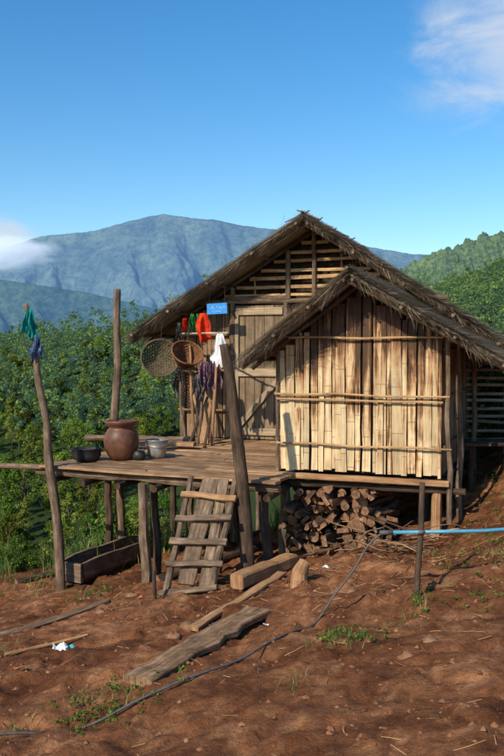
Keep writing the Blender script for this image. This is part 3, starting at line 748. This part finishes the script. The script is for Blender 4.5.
mb=MB(); mb.curve([Vector(c)+Vector((-.128,0,.19)),Vector(c)+Vector((-.1,-.08,.15)),Vector(c)+Vector((0,-.13,.13)),Vector(c)+Vector((.1,-.08,.15)),Vector(c)+Vector((.128,0,.19))],.004,.004,4,5); mb.obj('handle',M_alu,k)
mb=MB(); mb.pole((-2.25,11.3,DZ+.05),(-.75,11.0,DZ+.06),.045,.035,8,.02); tag(mb.obj('log',M_post,origin=(-1.5,11.1,DZ)),'long thin log lying along the back of the deck','log')
mb=MB(); mb.plank((-1.7,10.5,DZ+.06),(-.7,10.35,DZ+.06),.18,.05,n=5,wob=.006); mb.pole((-1.5,10.47,DZ),(-1.5,10.47,DZ+.04),.03);mb.pole((-.9,10.4,DZ),(-.9,10.4,DZ+.04),.03)
tag(mb.obj('low_bench',M_plank,origin=(-1.2,10.4,DZ)),'low rough plank bench on the deck','bench')

# ------------------------------------------------------------ hanging baskets etc
def weave(mb,c,Rr,depth,n,nl,r,rim):
    n=Vector(n).normalized(); s=n.cross(Zv).normalized(); t=s.cross(n); c=Vector(c)
    def P(a,b):
        q=min(1,(a*a+b*b)/(Rr*Rr)); return c+s*a+t*b-n*depth*(1-q)
    for ang in (math.radians(32),math.radians(-32),math.radians(90)) if nl<16 else (0,math.pi/2):
        ca,sa=math.cos(ang),math.sin(ang)
        for i in range(nl):
            o=Rr*(-1+2*(i+.5)/nl); hl=math.sqrt(max(0,Rr*Rr-o*o)); pts=[]
            for j in range(9):
                l=-hl+2*hl*j/8; pts.append(P(l*ca-o*sa,l*sa+o*ca)+n*ru(-.002,.002))
            if nl<16: mb.tube(pts,r,seg=5)
            else: mb.sweep([(-r*2.6,-.001),(r*2.6,-.001),(r*2.6,.001),(-r*2.6,.001)],pts,up=n)
    pts=[c+s*(Rr*math.cos(a))+t*(Rr*math.sin(a)) for a in [2*math.pi*k/30 for k in range(31)]]
    mb2=MB(); mb2.tube(pts,rim,seg=7); return mb2
M_bas=wood('dark_basket_cane',[(.06,.042,.03),(.14,.1,.065),(.23,.165,.11)],60,5,.3,.7,.3,.4)
M_bas2=wood('tan_basket_cane',[(.11,.045,.02),(.22,.10,.045),(.34,.18,.085)],60,5,.3,.7,.3,.4)
for c,Rr,dp,nl,r,lab,mt,nn in (((-1.24,11.38,2.03),.26,.2,15,.0075,'round open weave cane basket hanging under the eave',M_bas,(.15,-1,.3)),((-.86,11.2,2.10),.215,.26,22,.0045,'deep reddish brown bamboo basket hanging on the wall',M_bas2,(.45,-1,1.0))):
    th=thing('woven_basket',c,lab,'basket','baskets hanging on the house')
    mb=MB(); rimm=weave(mb,c,Rr,dp,nn,nl,r,.012); mb.obj('weave',mt,th); rimm.obj('rim',mt,th)
    mb=MB(); mb.pole(Vector(c)+Zv*(Rr*.8),Vector(c)+Zv*(Rr+.25)+Vector((.02,.05,0)),.004,.004,3,.003,5); mb.obj('hanging_cord',M_dark,th)

def fabric(name,c1,c2,sc=18):
    t=NT(name); tc=t.n('ShaderNodeTexCoord'); n=t.noise(tc.outputs['Object'],sc,4,.6)
    c=t.ramp(n,[(.35,c1),(.65,c2)])
    d=t.n('ShaderNodeBsdfDiffuse'); tr=t.n('ShaderNodeBsdfTranslucent'); t.l(c,d.inputs[0]); t.l(c,tr.inputs[0])
    m=t.n('ShaderNodeMixShader'); m.inputs[0].default_value=.15; t.l(d.outputs[0],m.inputs[1]); t.l(tr.outputs[0],m.inputs[2]); t.l(m.outputs[0],t.out.inputs[0]); return t.m
def cloth(name,top,w0,w1,h,mat,label,cat,dirv=(1,-.2,0),folds=5,seed=0,amp=.03,ragged=.25):
    mb=MB(); dv=Vector(dirv).normalized(); nv=dv.cross(Zv).normalized(); top=Vector(top); nu,nvn=30,18
    for j in range(nvn+1):
        f=j/nvn; w=(w0+(w1-w0)*(f**.6))*(1+.35*mn.noise((f*3,seed*3.7,2)))
        for i in range(nu+1):
            s=i/nu-.5; a=amp*math.sin(f*2.2)*(math.sin((s*folds+seed)*6.28+f*1.5)+.5*math.sin(s*folds*15+seed*3))+amp*.8*mn.noise((s*3+seed,f*3,seed))
            L=h*(1+ragged*mn.noise((s*5,seed*2.1,5))*2*f - .35*abs(s)**1.2*f*(1 if mn.noise((seed,0,0))>0 else .4))
            mb.v.append(top+dv*(s*w+ .4*w*mn.noise((f*2,seed,1))*f)+nv*a-Zv*(L*f))
    for j in range(nvn):
        for i in range(nu):
            a=j*(nu+1)+i; mb.f.append((a,a+1,a+nu+2,a+nu+1)); mb.mi.append(0)
    return tag(mb.obj(name,mat,origin=top,smooth=True),label,cat)
F_teal=fabric('teal_fabric',(.01,.16,.15),(.03,.3,.27)); F_navy=fabric('navy_fabric',(.015,.03,.07),(.16,.24,.36),30)
F_red=fabric('red_fabric',(.5,.025,.012),(.75,.07,.02)); F_white=fabric('white_fabric',(.6,.6,.62),(.85,.85,.86))
F_purp=fabric('faded_purple_fabric',(.05,.03,.06),(.3,.18,.24),40); F_green=fabric('green_fabric',(.02,.16,.04),(.06,.3,.08)); F_grey=fabric('grey_fabric',(.06,.06,.06),(.2,.19,.18))
cloth('hanging_cloth',(-2.27,8.58,2.52),.05,.17,.28,F_teal,'teal cloth tied around the tall crooked post','cloth',seed=1,amp=.03,folds=2)
cloth('hanging_cloth',(-2.29,8.67,2.50),.05,.14,.24,F_teal,'teal cloth tail draped behind the tall post','cloth',seed=4,amp=.03,folds=2)
cloth('hanging_cloth',(-2.19,8.57,2.26),.06,.15,.26,F_navy,'dark blue and white rag draped on the tall post','cloth',seed=2.3,amp=.03,folds=2)
cloth('red_bag',(-.645,11.1,2.62),.12,.2,.36,F_red,'bright red cloth bag hanging beside the door','bag',seed=3.4,amp=.05,folds=1)
cloth('hanging_cloth',(-.80,11.28,2.62),.04,.09,.22,F_green,'small green cloth hanging beneath the eave','cloth',seed=5,folds=2)
cloth('hanging_cloth',(-.90,11.28,2.56),.04,.06,.16,F_red,'small red rag hanging beneath the eave','cloth',seed=6,folds=2)
cloth('hanging_cloth',(-.73,11.26,2.62),.03,.05,.26,F_green,'narrow green strap hanging beside a red bag','cloth',seed=7,folds=1)
cloth('hanging_cloth',(-.98,11.3,2.5),.04,.08,.2,F_grey,'grey rag hanging beneath the eave','cloth',seed=17,folds=2)
cloth('hanging_cloth',(-1.02,11.5,1.9),.05,.13,.35,F_grey,'dusty grey sack hanging on the house corner','cloth',seed=27,folds=2)
cloth('hanging_shirt',(-.40,10.5,2.33),.06,.26,.42,F_white,'white shirt hanging by its collar from a peg','shirt',seed=8,amp=.04,folds=1)
cloth('hanging_shirt',(-.47,10.74,2.02),.06,.19,.40,F_purp,'faded purple patterned shirt hanging below a white one','shirt',seed=9,amp=.04,folds=2)
cloth('hanging_shirt',(-.62,10.95,1.98),.06,.2,.3,F_purp,'dark patterned shirt hanging from the pole','shirt',seed=21,amp=.04,folds=2)
cloth('hanging_cloth',(-.70,10.8,1.80),.05,.14,.28,F_grey,'dark grey rag hanging over a leaning pole','cloth',seed=11,amp=.03,folds=2)
mb=MB(); mb.pole((-.98,11.55,2.36),(-.3,10.5,2.34),.014,.012,6,.006); tag(mb.obj('clothes_pole',M_grey,origin=(-.6,11,2.3)),'thin bamboo pole with clothes hanging from it','pole')
for i,(a,b) in enumerate((((-.52,10.7,DZ),(-.42,10.68,2.36)),((-.70,10.6,DZ),(-.58,11.1,1.9)),((-.60,10.5,DZ),(-.44,11.1,1.75)),((-.78,11.2,DZ),(-.84,11.35,2.2)),((-.9,11.3,DZ),(-1.0,11.5,1.8)),((-.82,10.9,DZ),(-.6,11.3,1.5)),((-.66,11.0,DZ),(-.86,11.45,1.95)))):
    mb=MB(); mb.pole(a,b,.022,.016,6,.015); tag(mb.obj('leaning_stick',[M_tan,M_post,M_dark][i%3],origin=a),'rough stick leaning by the house wall','stick','sticks leaning by the house wall')
mb=MB(); mb.plank((-.62,10.9,DZ+.02),(-.55,10.95,DZ+.55),.12,.03,up=W); tag(mb.obj('leaning_board',M_tan,origin=(-.6,10.9,DZ)),'short tan board leaning by the door','board')
sg=thing('blue_sign',tuple(Mw(-1.23,-.45,2.68)),'small bright blue placard with faded white marks','sign')
M_blue=simple('blue_plastic',(.015,.2,.6),(.03,.28,.72),20,.4,0,.02); M_wh=simple('white_marks',(.10,.32,.66),(.42,.56,.78),70,.5)
mb=MB(); uc=-1.23; mb.plank(Mw(uc-.145,-.45,2.68),Mw(uc+.145,-.45,2.69),.145,.01,up=W,n=1,wob=0,rag=0)
for i in range(9):
    u=uc-.11+i*.027+ru(-.006,.006); z=2.70+ru(-.008,.008); h=ru(.012,.04)
    mb.plank(Mw(u,-.458,z-h/2),Mw(u+ru(-.012,.012),-.458,z+h/2),ru(.005,.012),.003,up=W,n=2,wob=.001,rag=.4,mi=1)
mb.plank(Mw(uc-.07,-.458,2.645),Mw(uc+.06,-.458,2.648),.008,.003,up=W,n=4,wob=.001,rag=.6,mi=1)
mb.obj('panel',[M_blue,M_wh],sg)
mb=MB()
for u in (uc-.11,uc+.11): mb.pole(Mw(u,-.45,2.75),Mw(u,-.45,3.05),.003,.003,2,0,5)
mb.obj('hanging_cord',M_dark,sg)

# ------------------------------------------------------------ firewood
LM=[]
for k in range(16):
    mb=MB(); L=ru(.45,.75); r=ru(.026,.062)
    bx,by=ru(-.03,.03),ru(-.03,.03)
    pts=[Vector((bx*math.sin(i/6*3.1)+ru(-.006,.006),-L/2+L*i/6,by*math.sin(i/6*3.1)+ru(-.006,.006))) for i in range(7)]
    if k%2==0:
        mb.sweep([(-r,-r*ru(.3,.6)),(r,-r*ru(.4,.7)),(r*.8,r*.4),(ru(-.3,.3)*r,r*.95),(-r*.9,r*.3)],pts,capmi=1,jit=.14)
    elif k%4==1: mb.sweep([(-r*1.2,-r*.35),(r*1.2,-r*.45),(r*1.1,r*.4),(-r,r*.5)],pts,capmi=1,jit=.15)
    else: mb.tube(pts,r,r*.85,10,jit=.1,capmi=1)
    t_=mb.obj('firewood_log',[M_log,M_end]); LM.append((t_.data,r)); bpy.data.objects.remove(t_)
cnt=0
row=0; 
while row<12:
    u=-.70+ru(0,.05); umax=.30-.03*row+ru(-.05,.05)
    while u<umax:
        m,r=random.choice(LM); r2=max(r*.82,.02); u+=r2
        p=Sw(u,.26+ru(-.12,.14),0); z=G(p.x,p.y)+.035+row*.064+ru(-.01,.01)
        if z<.75:
            o=bpy.data.objects.new('firewood_log',m); COL.objects.link(o); o.location=(p.x,p.y,z)
            big=R()<.1
            o.rotation_euler=(random.gauss(0,.08),ru(0,6.28),-ang+random.gauss(0,.5 if big else .17)); tag(o,'split firewood log in a stack beneath the hut','firewood','firewood stacked beneath the hut'); cnt+=1
        u+=r2+.001
    row+=1
for i in range(6):
    x=ru(.3,.9); y=7.85+ru(-.06,.08)-.15*x*.4; m,r=random.choice(LM)
    o=bpy.data.objects.new('firewood_log',m); COL.objects.link(o); o.location=(x,y,G(x,y)+r*.8); o.rotation_euler=(ru(-.12,.12),ru(0,6),ru(-1.6,.6)); o.scale=(.7,ru(.4,.7),.7)
    tag(o,'loose firewood log fallen from the stack','firewood','firewood stacked beneath the hut')
for i in range(30):
    a=Vector((ru(.95,1.45),ru(7.35,7.8),0)); a.z=G(a.x,a.y)+ru(.02,.2); th=ru(-.6,1.0); L=ru(.3,.6)
    b=a+Vector((L*math.cos(th)*.9*random.choice((1,1,-1)),-L*.3*R(),L*math.sin(th)*.5)); b.z=max(b.z,G(b.x,b.y)+.02)
    mb=MB(); mb.pole(a,b,ru(.005,.012),.004,6,.05,6); tag(mb.obj('kindling_stick',[M_post,M_tan,M_log][i%3],origin=a),'thin dry branch in a loose kindling heap','stick','kindling sticks beside the firewood')

# ------------------------------------------------------------ ground timber
def gplank(name,x0,y0,x1,y1,w,t,mat,label,cat,lift=.0,n=9,wob=.007,rag=.35):
    a=Vector((x0,y0,G(x0,y0)+t/2+.01+lift)); b=Vector((x1,y1,G(x1,y1)+t/2+.01+lift))
    for f in (.25,.5,.75):
        p=a.lerp(b,f); need=G(p.x,p.y)+t/2-p.z
        if need>0: a.z+=need*.8; b.z+=need*.8
    mb=MB(); mb.plank(a,b,w,t,n=n,wob=wob,rag=rag,capmi=0); o=mb.obj(name,mat,origin=((x0+x1)/2,(y0+y1)/2,min(a.z,b.z)-t/2)); return tag(o,label,cat)
gplank('timber_plank',-.66,4.82,.04,6.08,.21,.05,M_rough,'long heavy weathered brown plank lying on the soil','plank',.005,12,.008,.35)
gplank('timber_plank',-.42,6.0,.25,7.05,.08,.03,M_tan,'narrow tan board lying near the ladder','board',.01)
gplank('timber_beam',-.13,6.9,.36,7.62,.13,.12,M_tan,'squared timber offcut lying by the firewood','timber',.0,6,.006,.2)
def glog(name,pts,r0,r1,mat,label,cat):
    P=[(x,y,G(x,y)+r0*.6) for x,y in pts]; mb=MB(); mb.curve(P,r0,r1,4,9,jit=.12,capmi=1); return tag(mb.obj(name,[mat,M_end],origin=P[0]),label,cat)
glog('log',[(-2.7,6.3),(-2.2,6.6),(-1.75,6.85),(-1.25,7.25)],.032,.022,M_post,'long pale branch lying across the soil','branch')
glog('log',[(-1.75,5.9),(-1.5,6.05),(-1.2,6.1)],.016,.009,M_tan,'short thin stick on the soil','branch')
glog('log',[(-2.6,9.2),(-2.1,9.6),(-1.7,9.9)],.04,.03,M_dark,'dark branch lying along the yard edge','branch')
glog('log',[(-.9,7.9),(-.3,8.5),(.2,9.2)],.05,.04,M_dark,'dark log lying beneath the deck','log')
x,y=.38,6.72; g=G(x,y); mb=MB(); mb.tube([Vector((x,y,g-.05)),Vector((x,y,g+.04)),Vector((x+.01,y,g+.09)),Vector((x+.035,y-.01,g+.15)),Vector((x+.05,y,g+.175))],.08,.045,13,jit=.16,capmi=1)
tag(mb.obj('chopping_block',[M_tan,M_end],origin=(x,y,g)),'hacked tan stump used as a chopping block','stump')
a=Vector((-1.88,8.72,0)); b=Vector((-1.25,9.95,0)); a.z=G(a.x,a.y)+.02; b.z=G(b.x,b.y)+.02; d=(b-a).normalized(); s=d.cross(Zv).normalized()
mb=MB(); prof=[(-.17,.24),(-.175,.08),(-.1,-.01),(.1,-.01),(.175,.08),(.17,.24),(.13,.24),(.125,.11),(.06,.05),(-.06,.05),(-.125,.11),(-.13,.24)]
mb.sweep([(p,q) for p,q in prof],[a.lerp(b,i/6) for i in range(7)],[.9,1,1.02,.98,1,1.03,.92],up=Zv,cap=False)
for e in (0,.97): 
    c0=a.lerp(b,e); mb.plank(c0-s*.13+Zv*.11,c0+s*.13+Zv*.11,.2,.04,up=d,n=1,wob=0,rag=0)
tag(mb.obj('wooden_trough',M_post,origin=a),'hollowed log feeding trough on the ground beneath the deck','trough')
M_rock=simple('dirty_rock',(.13,.062,.034),(.3,.17,.1),6,.95,0,.5,.1)
for (x,y,s) in ((-.45,6.1,.07),(-.55,5.85,.045),(-1.25,6.9,.035),(1.0,4.7,.035),(.75,6.3,.035),(1.75,6.0,.03),(-1.05,7.3,.04),(.85,4.55,.04)):
    mb=MB(); c=Vector((x,y,G(x,y)+s*.1)); sg_,rg=14,9; sd=ru(0,99)
    for j in range(rg+1):
        th=math.pi*j/rg
        for i in range(sg_):
            ph=2*math.pi*i/sg_; dv=Vector((math.sin(th)*math.cos(ph),math.sin(th)*math.sin(ph),math.cos(th)))
            r=s*(1+.6*mn.noise(dv*1.6+Vector((sd,0,0)))+.3*mn.noise(dv*4+Vector((sd,3,0)))); mb.v.append(c+Vector((dv.x*r*1.2,dv.y*r,dv.z*r*.7)))
    for j in range(rg):
        for i in range(sg_): mb.f.append((j*sg_+i,(j+1)*sg_+i,(j+1)*sg_+(i+1)%sg_,j*sg_+(i+1)%sg_)); mb.mi.append(0)
    tag(mb.obj('rock',M_rock,origin=c,smooth=True),'rough earthy stone lying on bare soil','rock','stones on the yard')
M_lit=simple('white_plastic',(.6,.7,.7),(.8,.85,.85),15,.4); M_or=simple('orange_peel',(.55,.16,.05),(.7,.25,.08),15,.5); M_teal2=simple('teal_plastic',(.05,.4,.4),(.1,.5,.5),15,.4)
def scrap(x,y,s,mat,label):
    mb=MB(); n=6; z=G(x,y)
    for j in range(n):
        for i in range(n):
            a=(i/(n-1)-.5)*s; b=(j/(n-1)-.5)*s*.7; q=mn.noise((a*30+x*9,b*30+y*7,0)); mb.v.append((x+a+q*s*.2,y+b,z+.012+abs(q)*s*.7))
    for j in range(n-1):
        for i in range(n-1): mb.f.append((j*n+i,j*n+i+1,(j+1)*n+i+1,(j+1)*n+i)); mb.mi.append(0)
    tag(mb.obj('plastic_scrap',mat,origin=(x,y,z)),label,'litter')
scrap(-1.36,5.9,.1,M_lit,'crumpled white plastic wrapper on the soil'); scrap(-1.30,5.98,.07,M_teal2,'teal plastic scrap on the soil')
scrap(-1.5,5.45,.05,M_or,'small orange scrap on the soil'); scrap(-1.56,5.5,.03,M_or,'small orange scrap on the soil'); scrap(.1,5.9,.04,M_lit,'small pale scrap near a plank')
scrap(.62,7.1,.06,M_lit,'pale plastic scrap near the firewood'); scrap(-.95,7.1,.05,M_or,'small orange scrap near the ladder')

# pipe & hose
M_pipe=simple('blue_pipe_plastic',(.05,.24,.38),(.1,.34,.48),8,.45,0,.03); M_hose=simple('dark_hose_rubber',(.05,.048,.046),(.11,.105,.1),20,.6,0,.05)
pipe=thing('water_pipe',(1.1,5.78,.8),'light blue plastic water pipe carried on a thin stake','pipe')
mb=MB(); mb.tube([Vector((.93,5.77,.81)),Vector((1.6,5.8,.815)),Vector((2.4,5.95,.84)),Vector((3.6,6.2,.96))],.013,.013,10,jit=0); mb.obj('tube',M_pipe,pipe,smooth=True)
mb=MB(); mb.tube([Vector((.88,5.77,.808)),Vector((.97,5.77,.811))],.017,.017,10,jit=0); mb.tube([Vector((1.15,5.774,.812)),Vector((1.19,5.775,.813))],.016,.016,10,jit=0); mb.obj('coupling',M_hose,pipe,smooth=True)
hp=[(.90,5.77,.808),(.80,5.76,.72),(.70,5.74,.56),(.58,5.7,.42)]
for x,y in ((.42,5.62),(.26,5.42),(.1,5.15),(-.08,4.92),(-.32,4.72),(-.6,4.58),(-.95,4.46),(-1.35,4.36),(-1.9,4.25),(-2.4,4.2)): hp.append((x,y,G(x,y)+.014))
mb=MB(); mb.curve(hp,.0075,.0075,6,8,jit=0); tag(mb.obj('garden_hose',M_hose,origin=hp[0],smooth=True),'thin dark hose running from the pipe across the soil','hose')

# right-hand rack / fence
fen=thing('bamboo_fence',(2.9,9.6,G(2.9,9.6)),'grey bamboo fence with horizontal slats beside the hut','fence')
mb=MB()
for i in range(11):
    z=1.08+.088*i; mb.pole((2.35,9.9,z+ru(-.02,.02)),(4.6,9.2,z+.04+ru(-.02,.02)),.019,.016,7,.02)
mb.obj('slat',M_grey,fen)
for x,y in ((2.4,9.92),(2.95,9.75),(3.5,9.58),(4.4,9.3)):
    mb=MB(); mb.pole((x,y,G(x,y)-.2),(x+ru(-.05,.05),y,2.12),.035,.03,7,.02); mb.obj('post',M_grey,fen)
sh=thing('log_shelf',(2.4,8.9,G(2.4,8.9)),'dark plank shelf on posts attached beside the hut','shelf')
mb=MB()
for i in range(4): mb.plank((2.2+.03*i,8.75+.13*i,1.12),(3.5+.03*i,8.4+.13*i,1.16),.11,.035,n=4)
mb.obj('board',M_dark,sh)
for x,y in ((2.3,8.8),(2.4,9.1),(3.4,8.5),(3.5,8.8)):
    mb=MB(); mb.pole((x,y,G(x,y)-.2),(x,y,1.12),.035,.03,5,.015); mb.obj('post',M_dark,sh)

# ------------------------------------------------------------ light, world, camera
sv=Vector((-.50,-.66,.58)).normalized()
sun=bpy.data.lights.new('sun','SUN'); sun.energy=5.0; sun.angle=math.radians(.6); sun.color=(1,.87,.68)
so=bpy.data.objects.new('sun',sun); COL.objects.link(so); so.rotation_euler=sv.to_track_quat('Z','Y').to_euler()
w=bpy.data.worlds.new('World'); scene.world=w; w.use_nodes=True; nt_=w.node_tree; nt_.nodes.clear()
def N(t,**k):
    n=nt_.nodes.new(t)
    for a,b in k.items(): setattr(n,a,b)
    return n
L=nt_.links.new
sky=N('ShaderNodeTexSky',sky_type='NISHITA'); sky.sun_disc=False; sky.sun_elevation=math.asin(sv.z); sky.sun_rotation=math.atan2(sv.x,sv.y)
sky.air_density=1.25; sky.dust_density=.6; sky.ozone_density=3.0; sky.altitude=600
hs=N('ShaderNodeHueSaturation'); hs.inputs['Saturation'].default_value=1.36; hs.inputs['Value'].default_value=1.1; L(sky.outputs[0],hs.inputs['Color'])
b1=N('ShaderNodeBackground'); b1.inputs[1].default_value=.15; L(hs.outputs[0],b1.inputs[0])
b2=N('ShaderNodeBackground'); b2.inputs[0].default_value=(.80,.88,1,1); b2.inputs[1].default_value=.85
tc=N('ShaderNodeTexCoord')
def blob(px,py,rad,stretch):
    d=Vector(((px-252)/840,1,(360-py)/840)).normalized()
    s=N('ShaderNodeVectorMath',operation='SUBTRACT'); L(tc.outputs['Generated'],s.inputs[0]); s.inputs[1].default_value=d
    m=N('ShaderNodeMapping'); m.inputs['Scale'].default_value=stretch; L(s.outputs[0],m.inputs[0])
    l=N('ShaderNodeVectorMath',operation='LENGTH'); L(m.outputs[0],l.inputs[0])
    r=N('ShaderNodeMapRange'); r.inputs[1].default_value=rad; r.inputs[2].default_value=0; r.inputs[3].default_value=0; r.inputs[4].default_value=1; L(l.outputs['Value'],r.inputs[0]); return r.outputs[0]
nz=N('ShaderNodeTexNoise'); nz.inputs['Scale'].default_value=11; nz.inputs['Detail'].default_value=9; nz.inputs['Roughness'].default_value=.6; nz.inputs['Distortion'].default_value=.5
mp=N('ShaderNodeMapping'); mp.inputs['Rotation'].default_value=(0,.5,0); mp.inputs['Scale'].default_value=(.8,1,1.8); L(tc.outputs['Generated'],mp.inputs[0]); L(mp.outputs[0],nz.inputs[0])
a1=blob(505,50,.135,(.9,1,1.25)); a2=blob(0,240,.06,(1,1,1.7))
mx=N('ShaderNodeMath',operation='MAXIMUM'); L(a1,mx.inputs[0]); L(a2,mx.inputs[1])
m1=N('ShaderNodeMath',operation='MULTIPLY_ADD'); L(nz.outputs['Fac'],m1.inputs[0]); m1.inputs[1].default_value=2.2; L(mx.outputs[0],m1.inputs[2])
r=N('ShaderNodeMapRange'); r.interpolation_type='SMOOTHSTEP'; r.inputs[1].default_value=1.2; r.inputs[2].default_value=2.15; L(m1.outputs[0],r.inputs[0])
g1=N('ShaderNodeMath',operation='MULTIPLY'); L(r.outputs[0],g1.inputs[0]); 
r3=N('ShaderNodeMapRange'); r3.inputs[1].default_value=0; r3.inputs[2].default_value=.5; r3.inputs[4].default_value=.8; L(mx.outputs[0],r3.inputs[0]); L(r3.outputs[0],g1.inputs[1])
ms=N('ShaderNodeMixShader'); L(g1.outputs[0],ms.inputs[0]); L(b1.outputs[0],ms.inputs[1]); L(b2.outputs[0],ms.inputs[2])
ow=N('ShaderNodeOutputWorld'); L(ms.outputs[0],ow.inputs[0])
cam=bpy.data.cameras.new('camera'); cam.sensor_fit='VERTICAL'; cam.sensor_height=36; cam.lens=40; cam.clip_end=20000; cam.clip_start=.05
co=bpy.data.objects.new('camera',cam); COL.objects.link(co); co.location=(0,0,2.0); co.rotation_euler=(math.radians(90-1.23),0,0); scene.camera=co
scene.view_settings.view_transform='Standard'; scene.view_settings.look='None'; scene.view_settings.exposure=0; scene.view_settings.gamma=1
for o in bpy.data.objects:
    if '_o' in o: del o['_o']
print('logs',cnt,'trees',nt)
